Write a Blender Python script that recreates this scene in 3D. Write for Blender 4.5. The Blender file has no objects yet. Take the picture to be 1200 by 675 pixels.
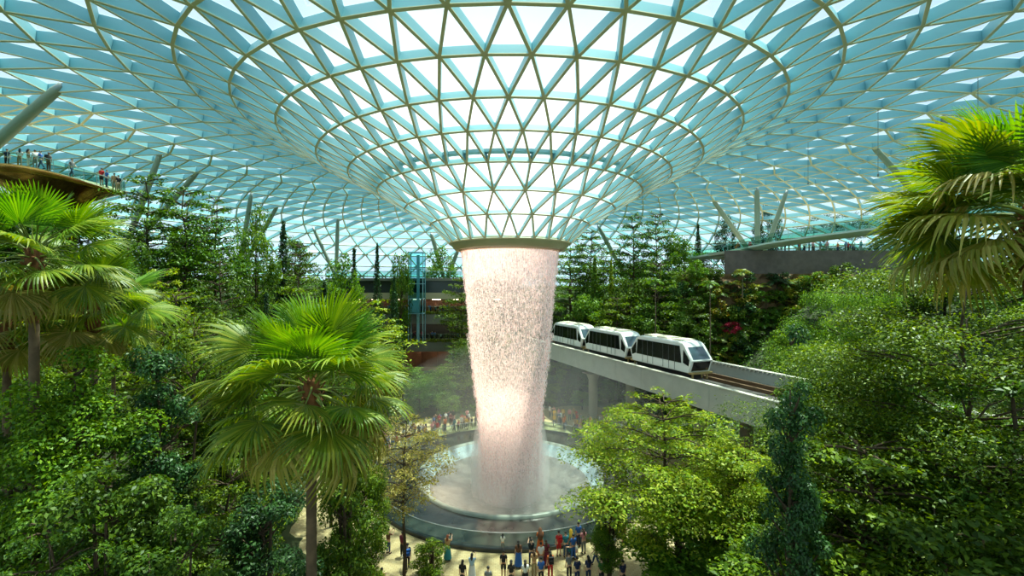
import bpy, bmesh, math, random
import numpy as np
from mathutils import Vector, Matrix, Euler

random.seed(7)
RNG = np.random.default_rng(7)
PI = math.pi
SC = bpy.context.scene
COL = SC.collection
F, CX, CY, CZ = 515.0, 600.0, 337.5, 18.5      # focal length in pixels, centre, eye height
PC = (-0.2, 44.0)                                # centre of the pool


def at(px, py, d):
    return Vector(((px - CX) / F * d, d, CZ - (py - CY) / F * d))


def lin(c):
    out = []
    for v in c:
        v = v / 255.0
        out.append(v / 12.92 if v <= 0.04045 else ((v + 0.055) / 1.055) ** 2.4)
    return tuple(out)


def sstep(a, b, x):
    t = np.clip((x - a) / (b - a), 0, 1)
    return t * t * (3 - 2 * t)


# ------------------------------------------------------------------ materials
MATS = {}


def nmat(name):
    m = bpy.data.materials.new(name)
    m.use_nodes = True
    nt = m.node_tree
    nt.nodes.clear()
    out = nt.nodes.new('ShaderNodeOutputMaterial')
    MATS[name] = m
    return m, nt, nt.nodes, nt.links, out


def mat(name, rgb, rough=0.6, metal=0.0, spec=0.5, var=0.0, scale=4.0, alpha=1.0, bump=0.0):
    """principled surface with a little noise in its colour"""
    m, nt, N, L, out = nmat(name)
    b = N.new('ShaderNodeBsdfPrincipled')
    c = lin(rgb)
    b.inputs['Roughness'].default_value = rough
    b.inputs['Metallic'].default_value = metal
    b.inputs['Specular IOR Level'].default_value = spec
    b.inputs['Alpha'].default_value = alpha
    if var > 0 or bump > 0:
        tc = N.new('ShaderNodeTexCoord')
        nz = N.new('ShaderNodeTexNoise')
        nz.inputs['Scale'].default_value = scale
        nz.inputs['Detail'].default_value = 5
        L.new(tc.outputs['Object'], nz.inputs['Vector'])
        if var > 0:
            r = N.new('ShaderNodeValToRGB')
            r.color_ramp.elements[0].position = 0.3
            r.color_ramp.elements[1].position = 0.7
            r.color_ramp.elements[0].color = tuple(max(0, x * (1 - var)) for x in c) + (1,)
            r.color_ramp.elements[1].color = tuple(min(1, x * (1 + var)) for x in c) + (1,)
            L.new(nz.outputs['Fac'], r.inputs['Fac'])
            L.new(r.outputs['Color'], b.inputs['Base Color'])
        else:
            b.inputs['Base Color'].default_value = c + (1,)
        if bump > 0:
            bp = N.new('ShaderNodeBump')
            bp.inputs['Strength'].default_value = bump
            L.new(nz.outputs['Fac'], bp.inputs['Height'])
            L.new(bp.outputs['Normal'], b.inputs['Normal'])
    else:
        b.inputs['Base Color'].default_value = c + (1,)
    L.new(b.outputs[0], out.inputs[0])
    return m


def leaf_mat(name, cols, trans=0.4, gloss=0.25):
    """each leaf takes its own colour from the ramp; light also passes through it"""
    m, nt, N, L, out = nmat(name)
    geo = N.new('ShaderNodeNewGeometry')
    ramp = N.new('ShaderNodeValToRGB')
    while len(ramp.color_ramp.elements) < len(cols):
        ramp.color_ramp.elements.new(0.5)
    for i, c in enumerate(cols):
        e = ramp.color_ramp.elements[i]
        e.position = i / max(1, len(cols) - 1)
        e.color = lin(c) + (1,)
    L.new(geo.outputs['Random Per Island'], ramp.inputs['Fac'])
    oi = N.new('ShaderNodeObjectInfo')
    hs = N.new('ShaderNodeHueSaturation')
    mr = N.new('ShaderNodeMapRange')
    mr.inputs['To Min'].default_value = 0.475
    mr.inputs['To Max'].default_value = 0.503
    L.new(oi.outputs['Random'], mr.inputs['Value'])
    L.new(mr.outputs[0], hs.inputs['Hue'])
    mv = N.new('ShaderNodeMapRange')
    mv.inputs['To Min'].default_value = 0.8
    mv.inputs['To Max'].default_value = 1.2
    L.new(oi.outputs['Random'], mv.inputs['Value'])
    L.new(mv.outputs[0], hs.inputs['Value'])
    L.new(ramp.outputs[0], hs.inputs['Color'])
    b = N.new('ShaderNodeBsdfPrincipled')
    b.inputs['Roughness'].default_value = 0.45
    b.inputs['Specular IOR Level'].default_value = gloss
    L.new(hs.outputs[0], b.inputs['Base Color'])
    t = N.new('ShaderNodeBsdfTranslucent')
    hv = N.new('ShaderNodeHueSaturation')
    hv.inputs['Hue'].default_value = 0.485
    hv.inputs['Saturation'].default_value = 1.1
    hv.inputs['Value'].default_value = 1.25
    L.new(hs.outputs[0], hv.inputs['Color'])
    L.new(hv.outputs[0], t.inputs['Color'])
    mx = N.new('ShaderNodeMixShader')
    mx.inputs[0].default_value = trans
    L.new(b.outputs[0], mx.inputs[1])
    L.new(t.outputs[0], mx.inputs[2])
    L.new(mx.outputs[0], out.inputs[0])
    return m


def glass_mat(name, rgb, trans=0.9, refl=0.08, rough=0.03):
    """thin pane: tinted see-through with a mirror-like share that grows at grazing angles"""
    m, nt, N, L, out = nmat(name)
    t = N.new('ShaderNodeBsdfTransparent')
    c = lin(rgb)
    t.inputs[0].default_value = tuple(x * trans for x in c) + (1,)
    g = N.new('ShaderNodeBsdfGlossy')
    g.inputs['Roughness'].default_value = rough
    g.inputs['Color'].default_value = (1, 1, 1, 1)
    lw = N.new('ShaderNodeLayerWeight')
    lw.inputs['Blend'].default_value = 0.25
    mu = N.new('ShaderNodeMath')
    mu.operation = 'MULTIPLY'
    mu.inputs[1].default_value = refl * 4
    L.new(lw.outputs['Fresnel'], mu.inputs[0])
    mx = N.new('ShaderNodeMixShader')
    L.new(mu.outputs[0], mx.inputs[0])
    L.new(t.outputs[0], mx.inputs[1])
    L.new(g.outputs[0], mx.inputs[2])
    L.new(mx.outputs[0], out.inputs[0])
    return m


# ------------------------------------------------------------------ mesh helpers
class MB:
    """collects shapes for ONE mesh object"""

    def __init__(self):
        self.v, self.f, self.m = [], [], []

    def add(self, vs, fs, mi=0):
        b = len(self.v)
        self.v.extend([tuple(p) for p in vs])
        for f in fs:
            self.f.append(tuple(b + i for i in f))
            self.m.append(mi)
        return self

    def box(self, c, s, rot=None, mi=0):
        hx, hy, hz = s[0] / 2, s[1] / 2, s[2] / 2
        vs = [Vector((x, y, z)) for x in (-hx, hx) for y in (-hy, hy) for z in (-hz, hz)]
        if rot is not None:
            vs = [rot @ p for p in vs]
        c = Vector(c)
        vs = [p + c for p in vs]
        self.add(vs, [(0, 1, 3, 2), (4, 6, 7, 5), (0, 4, 5, 1), (2, 3, 7, 6), (0, 2, 6, 4), (1, 5, 7, 3)], mi)
        return self

    def bar(self, a, b, w, h, up=(0, 0, 1), mi=0):
        a, b, up = Vector(a), Vector(b), Vector(up)
        d = (b - a)
        if d.length < 1e-6:
            return self
        d.normalize()
        s = d.cross(up)
        if s.length < 1e-5:
            s = d.cross(Vector((1, 0, 0)))
        s.normalize()
        u = s.cross(d)
        vs = []
        for p in (a, b):
            for i, j in ((-1, -1), (1, -1), (1, 1), (-1, 1)):
                vs.append(p + s * (i * w / 2) + u * (j * h / 2))
        self.add(vs, [(0, 1, 2, 3), (7, 6, 5, 4), (0, 4, 5, 1), (1, 5, 6, 2), (2, 6, 7, 3), (3, 7, 4, 0)], mi)
        return self

    def tube(self, pts, rad, n=8, mi=0, cap=True):
        pts = [Vector(p) for p in pts]
        if not hasattr(rad, '__len__'):
            rad = [rad] * len(pts)
        ref = None
        rings = []
        for i, p in enumerate(pts):
            d = (pts[min(i + 1, len(pts) - 1)] - pts[max(i - 1, 0)])
            if d.length < 1e-7:
                d = Vector((0, 0, 1))
            d.normalize()
            if ref is None:
                ref = d.orthogonal().normalized()
            ref = (ref - d * ref.dot(d))
            ref = ref.normalized() if ref.length > 1e-6 else d.orthogonal().normalized()
            s = d.cross(ref)
            rings.append([p + (ref * math.cos(2 * PI * k / n) + s * math.sin(2 * PI * k / n)) * rad[i] for k in range(n)])
        vs = [q for r in rings for q in r]
        fs = []
        for i in range(len(pts) - 1):
            for k in range(n):
                k2 = (k + 1) % n
                fs.append((i * n + k, i * n + k2, (i + 1) * n + k2, (i + 1) * n + k))
        if cap:
            fs.append(tuple(range(n - 1, -1, -1)))
            fs.append(tuple((len(pts) - 1) * n + k for k in range(n)))
        self.add(vs, fs, mi)
        return self

    def lathe(self, prof, n=48, c=(0, 0, 0), a0=0.0, a1=2 * PI, mi=0, sx=1.0, sy=1.0):
        full = abs(a1 - a0 - 2 * PI) < 1e-6
        m = n if full else n + 1
        vs = []
        for r, z in prof:
            for k in range(m):
                a = a0 + (a1 - a0) * k / n
                vs.append((c[0] + r * math.cos(a) * sx, c[1] + r * math.sin(a) * sy, c[2] + z))
        fs = []
        for i in range(len(prof) - 1):
            for k in range(n):
                k2 = (k + 1) % m
                fs.append((i * m + k, i * m + k2, (i + 1) * m + k2, (i + 1) * m + k))
        self.add(vs, fs, mi)
        return self

    def ball(self, c, r, n=8, mi=0):
        rx, ry, rz = r if hasattr(r, '__len__') else (r, r, r)
        h = max(4, n // 2 + 1)
        vs, fs = [], []
        for i in range(h + 1):
            t = PI * i / h
            for k in range(n):
                a = 2 * PI * k / n
                vs.append((c[0] + rx * math.sin(t) * math.cos(a), c[1] + ry * math.sin(t) * math.sin(a), c[2] + rz * math.cos(t)))
        for i in range(h):
            for k in range(n):
                k2 = (k + 1) % n
                fs.append((i * n + k, (i + 1) * n + k, (i + 1) * n + k2, i * n + k2))
        self.add(vs, fs, mi)
        return self

    def mesh(self, name, smooth=False):
        me = bpy.data.meshes.new(name)
        me.from_pydata(self.v, [], self.f)
        if any(self.m):
            me.polygons.foreach_set('material_index', self.m)
        if smooth:
            me.polygons.foreach_set('use_smooth', [True] * len(self.f))
        me.update()
        return me

    def build(self, name, mats, parent=None, smooth=False, loc=None):
        return link(name, self.mesh(name, smooth), mats, parent, loc)


def link(name, me, mats=None, parent=None, loc=None):
    if mats is not None:
        for m in (mats if isinstance(mats, (list, tuple)) else [mats]):
            me.materials.append(m)
    o = bpy.data.objects.new(name, me)
    COL.objects.link(o)
    if parent is not None:
        o.parent = parent
    if loc is not None:
        o.location = loc
    return o


def quads(name, V, mi=None):
    """V: (n,4,3) array -> mesh of n separate quads"""
    n = len(V)
    me = bpy.data.meshes.new(name)
    me.vertices.add(n * 4)
    me.vertices.foreach_set('co', np.ascontiguousarray(V, dtype=np.float32).ravel())
    me.loops.add(n * 4)
    me.loops.foreach_set('vertex_index', np.arange(n * 4, dtype=np.int32))
    me.polygons.add(n)
    me.polygons.foreach_set('loop_start', np.arange(0, n * 4, 4, dtype=np.int32))
    try:
        me.polygons.foreach_set('loop_total', np.full(n, 4, dtype=np.int32))
    except Exception:
        pass
    if mi is not None:
        me.polygons.foreach_set('material_index', np.asarray(mi, dtype=np.int32))
    me.update(calc_edges=True)
    return me


def tag(o, label=None, cat=None, group=None, kind=None):
    if label:
        o['label'] = label
    if cat:
        o['category'] = cat
    if group:
        o['group'] = group
    if kind:
        o['kind'] = kind
    return o


def empty(name, loc=(0, 0, 0), rz=0.0):
    o = bpy.data.objects.new(name, None)
    o.empty_display_size = 0.2
    COL.objects.link(o)
    o.location = loc
    o.rotation_euler = (0, 0, rz)
    return o


def copy_tree(o, parent=None):
    c = o.copy()
    COL.objects.link(c)
    c.parent = parent
    for ch in KIDS.get(o.name, ()):
        KIDS.setdefault(c.name, []).append(copy_tree(ch, c))
    return c


KIDS = {}


def kid(root, ch):
    KIDS.setdefault(root.name, []).append(ch)
    return ch


# ------------------------------------------------------------------ ground shape and roof shape
def terrain(x, y):
    x = np.asarray(x, dtype=float)
    y = np.asarray(y, dtype=float)
    dx, dy = x - PC[0], y - PC[1]
    r = np.hypot(dx, dy) + 1e-9
    cf = -dy / r
    front = sstep(0.25, 0.9, cf)
    # the level plaza also runs out under the guideway to the right of the pool
    open_r = 18.0 + 9.0 * np.exp(-((np.arctan2(dx, dy) - 0.55) / 0.45) ** 2)
    zmax = 19.0 * (1 - 0.72 * front)
    h = sstep(0, 1, (r - open_r) / 34.0) * zmax
    # the level court runs back to the foot of the terraced building
    court = sstep(-33, -29, x) * sstep(-5, -9, x) * sstep(50, 58, y) * sstep(98, 92, y)
    return h * (1 - 0.93 * court)


def gz(x, y):
    return float(terrain(x, y))


ROOF_R = [5.75, 7.6, 10.06, 12.5, 15, 17.5, 20.4, 23.4, 26.5, 30, 33.8, 38, 40.4, 43, 45.8, 48.7, 51.6, 54.3, 56.8, 59, 61, 62.8, 64.3, 65.5, 66.5, 67.3]
_PR = [5.6, 7.6, 10.06, 12.5, 15, 17.5, 20.4, 23.4, 26.5, 32, 38, 46, 52, 57, 61, 64, 66, 67.5]
_PZ = [4.5, 6.45, 7.9, 9.4, 10.8, 11.95, 13.05, 13.9, 14.8, 16.0, 16.4, 15.4, 14.0, 11.4, 7.8, 3.6, -0.5, -5]
_SZ = [4.5, 6.45, 7.9, 9.4, 10.8, 12.0, 14.0, 15.5, 16.7, 17.8, 18.3, 17.2, 15.6, 12.8, 9.0, 4.4, 0.0, -5]


def roof_pt(rho, th):
    w = math.cos(th) ** 2
    z = np.interp(rho, _PR, _PZ) * (1 - w) + np.interp(rho, _PR, _SZ) * w
    st = 1 + 0.32 * float(sstep(24, 62, rho))
    return Vector((PC[0] + rho * math.cos(th) * st, PC[1] + rho * math.sin(th), CZ + z))


def roof_z(x, y):
    dx, dy = x - PC[0], y - PC[1]
    rho = math.hypot(dx, dy)
    for _ in range(12):
        st = 1 + 0.32 * float(sstep(24, 62, rho))
        rho = math.hypot(dx / st, dy)
    st = 1 + 0.32 * float(sstep(24, 62, rho))
    return roof_pt(rho, math.atan2(dy, dx / st)).z


def roof_hit(px, py):
    d = 8.0
    while d < 130:
        p = at(px, py, d)
        if p.z >= roof_z(p.x, p.y):
            return p
        d += 0.25
    return p
# ------------------------------------------------------------------ camera, light, world
cam = bpy.data.objects.new('camera', bpy.data.cameras.new('camera'))
COL.objects.link(cam)
cam.location = (0, 0, CZ)
cam.rotation_euler = (PI / 2, 0, 0)
cam.data.sensor_width = 36.0
cam.data.lens = 36.0 * F / 1200.0
cam.data.clip_end = 600
SC.camera = cam

SC.view_settings.view_transform = 'Standard'
SC.view_settings.look = 'None'
SC.view_settings.gamma = 1.0
SC.view_settings.use_curve_mapping = False
SC.view_settings.exposure = 0.28
try:
    SC.cycles.max_bounces = 9
    SC.cycles.diffuse_bounces = 3
    SC.cycles.glossy_bounces = 2
    SC.cycles.transmission_bounces = 3
    SC.cycles.transparent_max_bounces = 14
    SC.cycles.volume_bounces = 6
    SC.cycles.caustics_reflective = False
    SC.cycles.caustics_refractive = False
    SC.cycles.sample_clamp_indirect = 6.0
    SC.cycles.use_denoising = True
    SC.cycles.denoiser = 'OPENIMAGEDENOISE'
except Exception:
    pass

wd = bpy.data.worlds.new('world')
SC.world = wd
wd.use_nodes = True
wn = wd.node_tree.nodes
wl = wd.node_tree.links
bg = wn['Background']
tcw = wn.new('ShaderNodeTexCoord')
nzw = wn.new('ShaderNodeTexNoise')
nzw.inputs['Scale'].default_value = 2.2
nzw.inputs['Detail'].default_value = 4
rpw = wn.new('ShaderNodeValToRGB')
rpw.color_ramp.elements[0].color = lin((226, 231, 244)) + (1,)
rpw.color_ramp.elements[1].color = lin((250, 248, 247)) + (1,)
rpw.color_ramp.elements[0].position = 0.35
rpw.color_ramp.elements[1].position = 0.65
wl.new(tcw.outputs['Generated'], nzw.inputs['Vector'])
wl.new(nzw.outputs['Fac'], rpw.inputs['Fac'])
wl.new(rpw.outputs['Color'], bg.inputs['Color'])
bg.inputs['Strength'].default_value = 1.22

sd = bpy.data.lights.new('sun', 'SUN')
sd.energy = 11.0
sd.angle = math.radians(1.2)
sd.color = (1.0, 0.90, 0.68)
sun = bpy.data.objects.new('sun', sd)
COL.objects.link(sun)
sun_dir = Vector((0.20, 0.17, 1.0)).normalized()       # towards the sun
sun.rotation_euler = sun_dir.to_track_quat('Z', 'Y').to_euler()

# ------------------------------------------------------------------ floor and slopes
m_soil = mat('planted_soil', (52, 62, 30), 0.95, var=0.5, scale=0.6)
mpv, nt, N, L, out = nmat('plaza_paving')
b_ = N.new('ShaderNodeBsdfPrincipled')
b_.inputs['Roughness'].default_value = 0.65
tc = N.new('ShaderNodeTexCoord')
br = N.new('ShaderNodeTexBrick')
br.inputs['Scale'].default_value = 1.6
br.inputs['Color1'].default_value = lin((190, 168, 118)) + (1,)
br.inputs['Color2'].default_value = lin((202, 184, 138)) + (1,)
br.inputs['Mortar'].default_value = lin((158, 138, 94)) + (1,)
br.inputs['Mortar Size'].default_value = 0.02
nz = N.new('ShaderNodeTexNoise')
nz.inputs['Scale'].default_value = 0.5
mxc = N.new('ShaderNodeMixRGB')
mxc.blend_type = 'MULTIPLY'
mxc.inputs[0].default_value = 0.35
L.new(tc.outputs['Object'], br.inputs['Vector'])
L.new(tc.outputs['Object'], nz.inputs['Vector'])
L.new(br.outputs['Color'], mxc.inputs[1])
L.new(nz.outputs['Fac'], mxc.inputs[2])
L.new(mxc.outputs[0], b_.inputs['Base Color'])
L.new(b_.outputs[0], out.inputs[0])

fl = MB()
fl.lathe([(13.0, 0.0), (34.0, 0.0)], 96, (PC[0], PC[1], 0.0))
tag(fl.build('floor', mpv), kind='structure')

gx = np.linspace(-100, 100, 101)
gy = np.linspace(-40, 130, 86)
GX, GY = np.meshgrid(gx, gy)
H = terrain(GX, GY)
rr = np.hypot(GX - PC[0], GY - PC[1])
H = np.where(H < 0.02, -0.25, H)
H = np.where(rr < 14.5, -6.0, H)
mb = MB()
vs = [(GX[j, i], GY[j, i], H[j, i]) for j in range(86) for i in range(101)]
fs = [(j * 101 + i, j * 101 + i + 1, (j + 1) * 101 + i + 1, (j + 1) * 101 + i) for j in range(85) for i in range(100)]
mb.add(vs, fs)
tag(mb.build('ground_slope', m_soil, smooth=True), kind='structure')

# ------------------------------------------------------------------ the glass roof
m_blade = mat('roof_steel_teal', (142, 197, 208), 0.45, spec=0.4)
m_flange = mat('roof_flange_shade_tint', (226, 212, 176), 0.5)  # warm tone of the shaded beam undersides, put into the colour
m_pane = glass_mat('roof_glass', (208, 236, 244), 0.97, 0.035)
# a white dot print on the panes, closest set on the funnel, lets them glow where the sun strikes them
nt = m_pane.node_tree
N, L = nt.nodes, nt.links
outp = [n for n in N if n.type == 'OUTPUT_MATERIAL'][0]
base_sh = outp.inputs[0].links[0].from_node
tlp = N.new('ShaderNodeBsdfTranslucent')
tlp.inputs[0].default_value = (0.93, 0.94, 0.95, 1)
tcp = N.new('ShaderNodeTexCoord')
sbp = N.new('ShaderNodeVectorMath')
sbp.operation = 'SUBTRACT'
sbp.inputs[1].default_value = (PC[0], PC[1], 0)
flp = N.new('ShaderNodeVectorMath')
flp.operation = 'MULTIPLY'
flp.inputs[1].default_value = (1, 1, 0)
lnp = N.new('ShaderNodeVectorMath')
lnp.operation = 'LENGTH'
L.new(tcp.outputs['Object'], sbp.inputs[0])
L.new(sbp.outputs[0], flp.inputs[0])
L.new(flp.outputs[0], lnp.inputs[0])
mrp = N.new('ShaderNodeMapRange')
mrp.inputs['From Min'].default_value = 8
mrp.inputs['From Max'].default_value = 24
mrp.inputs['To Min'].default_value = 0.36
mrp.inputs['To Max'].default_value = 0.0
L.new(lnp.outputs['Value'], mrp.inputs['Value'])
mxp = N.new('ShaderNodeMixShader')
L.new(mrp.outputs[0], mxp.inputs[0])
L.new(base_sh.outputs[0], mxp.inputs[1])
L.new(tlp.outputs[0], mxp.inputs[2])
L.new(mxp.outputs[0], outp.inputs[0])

nodes = []      # rows of points; the number round the ring doubles twice on the way out
NCNT = [26 if k <= 2 else 52 if k <= 11 else 104 for k in range(len(ROOF_R))]
OFF = [0.0]
for k in range(1, len(ROOF_R)):
    if NCNT[k] == NCNT[k - 1]:
        OFF.append(OFF[-1] + 0.5 / NCNT[k] * (1 if k % 2 else -1))
    else:
        OFF.append(OFF[-1])
for k, rho in enumerate(ROOF_R):
    nodes.append([roof_pt(rho, 2 * PI * (i / NCNT[k] + OFF[k])) for i in range(NCNT[k])])
edges, tris = [], []
for k in range(len(nodes)):
    n = NCNT[k]
    for i in range(n):
        edges.append(((k, i), (k, (i + 1) % n), 0))
    if k + 1 == len(nodes):
        continue
    if NCNT[k + 1] == n:
        up = OFF[k + 1] < OFF[k]
        for i in range(n):
            j0, j1 = (i, (i + 1) % n) if up else ((i - 1) % n, i)
            edges.append(((k, i), (k + 1, j0), 0))
            edges.append(((k, i), (k + 1, j1), 0))
            tris.append(((k, i), (k + 1, j0), (k + 1, j1)))
            tris.append(((k, i), (k + 1, j1), (k, (i + 1) % n)))
    else:
        for i in range(n):
            js = [(2 * i - 1) % (2 * n), 2 * i, (2 * i + 1) % (2 * n)]
            for j in js:
                edges.append(((k, i), (k + 1, j), 0))
            tris.append(((k, i), (k + 1, js[0]), (k + 1, js[1])))
            tris.append(((k, i), (k + 1, js[1]), (k + 1, js[2])))
            tris.append(((k, i), (k + 1, js[2]), (k, (i + 1) % n)))


def nrm(k, i):
    """outward (skyward) normal of the shell at a node"""
    p = nodes[k][i]
    th = 2 * PI * i / len(nodes[k])
    a = math.atan2(p.y - PC[1], p.x - PC[0])
    rho = ROOF_R[k]
    st = 1 + 0.32 * float(sstep(24, 62, rho))
    th = math.atan2(p.y - PC[1], (p.x - PC[0]) / st)
    d1 = roof_pt(rho + 0.4, th) - roof_pt(max(5.6, rho - 0.4), th)
    d2 = roof_pt(rho, th + 0.02) - roof_pt(rho, th - 0.02)
    q = d1.cross(d2).normalized()
    if q.z < 0 and k < 22:
        q = -q
    if k >= 22 and q.dot(Vector((math.cos(a), math.sin(a), 0.2))) < 0:
        q = -q
    return q


NR = [[nrm(k, i) for i in range(len(nodes[k]))] for k in range(len(nodes))]
Q, QM = [], []
for (k0, i0), (k1, i1), ring in edges:
    p, q = nodes[k0][i0], nodes[k1][i1]
    u0, u1 = NR[k0][i0], NR[k1][i1]
    rmid = 0.5 * (ROOF_R[k0] + ROOF_R[k1])
    dep = 0.42 + 0.34 * float(sstep(8, 30, rmid))
    wid = 0.10 + 0.05 * float(sstep(8, 34, rmid))
    d = (q - p).normalized()
    s = d.cross((u0 + u1).normalized()).normalized() * (wid / 2)
    a0, a1 = p - u0 * dep, q - u1 * dep
    A, B, C, D = p - s, p + s, q + s, q - s
    E, G, I, J = a0 - s, a0 + s, a1 + s, a1 - s
    Q += [(A, D, J, E), (B, G, I, C), (A, B, C, D), (E, J, I, G)]
    QM += [0, 0, 0, 1]
    w2 = s * 1.45
    f0, f1 = a0 - u0 * 0.05, a1 - u1 * 0.05
    Q += [(f0 - w2, f0 + w2, f1 + w2, f1 - w2), (a0 - w2, a1 - w2, a1 + w2, a0 + w2),
          (a0 - w2, f0 - w2, f1 - w2, a1 - w2), (a0 + w2, a1 + w2, f1 + w2, f0 + w2)]
    QM += [1, 1, 1, 1]
V = np.array([[tuple(p) for p in q] for q in Q])
lat = link('roof_lattice', quads('roof_lattice', V, QM), [m_blade, m_flange])
# catwalk ring that runs round the funnel above the fourth ring of panes
cw = MB()
cw.lathe([(12.75, 9.55), (13.15, 9.6), (13.15, 9.9), (12.75, 9.85), (12.75, 9.55)], 104, (PC[0], PC[1], CZ))
cwo = cw.build('gutter_ring', m_blade)
gl = MB()
idx, vs = {}, []
for k, row in enumerate(nodes):
    for i, p in enumerate(row):
        idx[(k, i)] = len(vs)
        vs.append(p + NR[k][i] * 0.03)
gl.add(vs, [tuple(idx[t] for t in tr) for tr in tris])
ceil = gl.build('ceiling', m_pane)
tag(ceil, kind='structure')
for o in (lat, cwo):
    o.parent = ceil
# eave beam at the foot of the shell
eb = MB()
for row in (nodes[-1],):
    for i in range(len(row)):
        eb.bar(row[i], row[(i + 1) % len(row)], 0.6, 0.8)
tag(eb.build('trim_1', m_blade), kind='structure')

# ------------------------------------------------------------------ rim of the roof opening
m_rim = mat('rim_olive_metal', (176, 168, 128), 0.4, spec=0.5, var=0.06, scale=0.8)
m_rimin = mat('rim_peach_lining', (214, 184, 150), 0.5)
rim = empty('roof_opening_rim', (PC[0], PC[1], CZ))
tag(rim, 'olive metal ring round the roof opening above the waterfall', 'rim')
r1 = MB()
r1.lathe([(5.75, 4.62), (6.0, 4.5), (5.98, 4.3), (5.45, 3.72), (5.2, 3.66), (4.95, 3.8), (4.95, 4.4), (5.75, 4.62)], 96)
r1.build('outer_ring', m_rim, rim, smooth=True)
r2 = MB()
r2.lathe([(5.0, 3.62), (4.72, 3.55), (4.68, 3.9), (4.95, 3.95), (5.0, 3.62)], 96)
r2.build('inner_lip', m_rimin, rim, smooth=True)

# ------------------------------------------------------------------ pool
m_black = mat('pool_dark_granite', (62, 62, 56), 0.16, spec=0.6, var=0.25, scale=0.7)
m_kerb = mat('kerb_dark_steel', (42, 46, 48), 0.35)
m_lip = mat('pool_lip_stone', (150, 158, 146), 0.3, var=0.1, scale=2)
m_rail = mat('steel_rail', (190, 195, 190), 0.25, metal=0.7)
m_bal = glass_mat('balustrade_glass', (205, 232, 226), 0.9, 0.06)
mw, nt, N, L, out = nmat('basin_water')
b_ = N.new('ShaderNodeBsdfPrincipled')
b_.inputs['Roughness'].default_value = 0.22
tc = N.new('ShaderNodeTexCoord')
n1 = N.new('ShaderNodeTexNoise')
n1.inputs['Scale'].default_value = 1.6
n1.inputs['Detail'].default_value = 8
n1.inputs['Distortion'].default_value = 0.6
rp = N.new('ShaderNodeValToRGB')
rp.color_ramp.elements[0].color = lin((104, 94, 80)) + (1,)
rp.color_ramp.elements[1].color = lin((160, 156, 146)) + (1,)
rp.color_ramp.elements[0].position = 0.35
rp.color_ramp.elements[1].position = 0.72
L.new(tc.outputs['Object'], n1.inputs['Vector'])
L.new(n1.outputs['Fac'], rp.inputs['Fac'])
bp = N.new('ShaderNodeBump')
bp.inputs['Strength'].default_value = 0.5
L.new(n1.outputs['Fac'], bp.inputs['Height'])
L.new(rp.outputs[0], b_.inputs['Base Color'])
L.new(bp.outputs['Normal'], b_.inputs['Normal'])
L.new(b_.outputs[0], out.inputs[0])
m_foam = mat('foam_blue_white', (186, 208, 212), 0.4, var=0.15, scale=2.5)

pool = empty('fountain_pool', (PC[0], PC[1], 0))
tag(pool, 'round dark stone pool with a sunken bowl catching the waterfall', 'pool')
o = MB()
o.lathe([(13.35, -0.3), (13.35, 0.24), (13.28, 0.3), (13.0, 0.3), (12.95, 0.12), (12.95, -0.3)], 128)
o.build('outer_kerb', m_kerb, pool)
o = MB()
o.lathe([(12.95, 0.12), (11.0, 0.14), (9.25, 0.16), (9.2, -0.4)], 128)
o.build('dark_apron', m_black, pool, smooth=False)
o = MB()
o.lathe([(9.25, 0.1), (9.2, 0.34), (9.05, 0.4), (8.85, 0.36), (8.7, 0.2)], 128)
o.build('bowl_lip', m_lip, pool, smooth=True)
o = MB()
o.lathe([(8.7, 0.2), (8.35, -0.35), (7.9, -0.85)], 128)
o.build('foam_edge', m_foam, pool, smooth=True)
o = MB()
o.lathe([(7.9, -0.85), (7.0, -1.3), (5.5, -1.75), (3.5, -2.05), (0.01, -2.2)], 96)
o.build('bowl_water', mw, pool, smooth=True)

bal = empty('glass_balustrade', (PC[0], PC[1], 0.0))
tag(bal, 'curved glass balustrade with thin steel handrail around the dark pool', 'balustrade')
o = MB()
for k in range(60):
    a0, a1 = 2 * PI * k / 60, 2 * PI * (k + 0.985) / 60
    o.lathe([(13.15, 0.3), (13.15, 1.28)], 2, (0, 0, 0), a0, a1)
o.build('glass_panel', m_bal, bal)
o = MB()
o.tube([(13.15 * math.cos(2 * PI * k / 128), 13.15 * math.sin(2 * PI * k / 128), 1.31) for k in range(129)], 0.035, 6)
o.build('handrail', m_rail, bal)

# ------------------------------------------------------------------ waterfall
def fall_r(z):
    """radius of the falling curtain at height z (it draws together as it falls)"""
    return np.interp(z, [-2.2, 0, 4, 6, 9, 13, 18.3, 22.3], [2.95, 2.9, 2.95, 3.07, 3.4, 3.88, 4.38, 4.74])


mws, nt, N, L, out = nmat('falling_water_sheet')
tc = N.new('ShaderNodeTexCoord')
mp = N.new('ShaderNodeMapping')
mp.inputs['Scale'].default_value = (8.5, 8.5, 0.7)
nz = N.new('ShaderNodeTexNoise')
nz.inputs['Scale'].default_value = 1.0
nz.inputs['Detail'].default_value = 6
nz.inputs['Roughness'].default_value = 0.7
nz2 = N.new('ShaderNodeTexNoise')
nz2.inputs['Scale'].default_value = 7.0
nz2.inputs['Detail'].default_value = 3
L.new(tc.outputs['Object'], mp.inputs['Vector'])
L.new(mp.outputs[0], nz.inputs['Vector'])
L.new(tc.outputs['Object'], nz2.inputs['Vector'])
sx = N.new('ShaderNodeSeparateXYZ')
L.new(tc.outputs['Object'], sx.inputs[0])
hz = N.new('ShaderNodeValToRGB')                       # how closed the sheet is by height
hz.color_ramp.interpolation = 'EASE'
els = [(0.0, 0.95), (0.18, 0.85), (0.36, 0.58), (0.62, 0.36), (0.84, 0.44), (0.93, 0.80), (1.0, 0.92)]
while len(hz.color_ramp.elements) < len(els):
    hz.color_ramp.elements.new(0.5)
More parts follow.
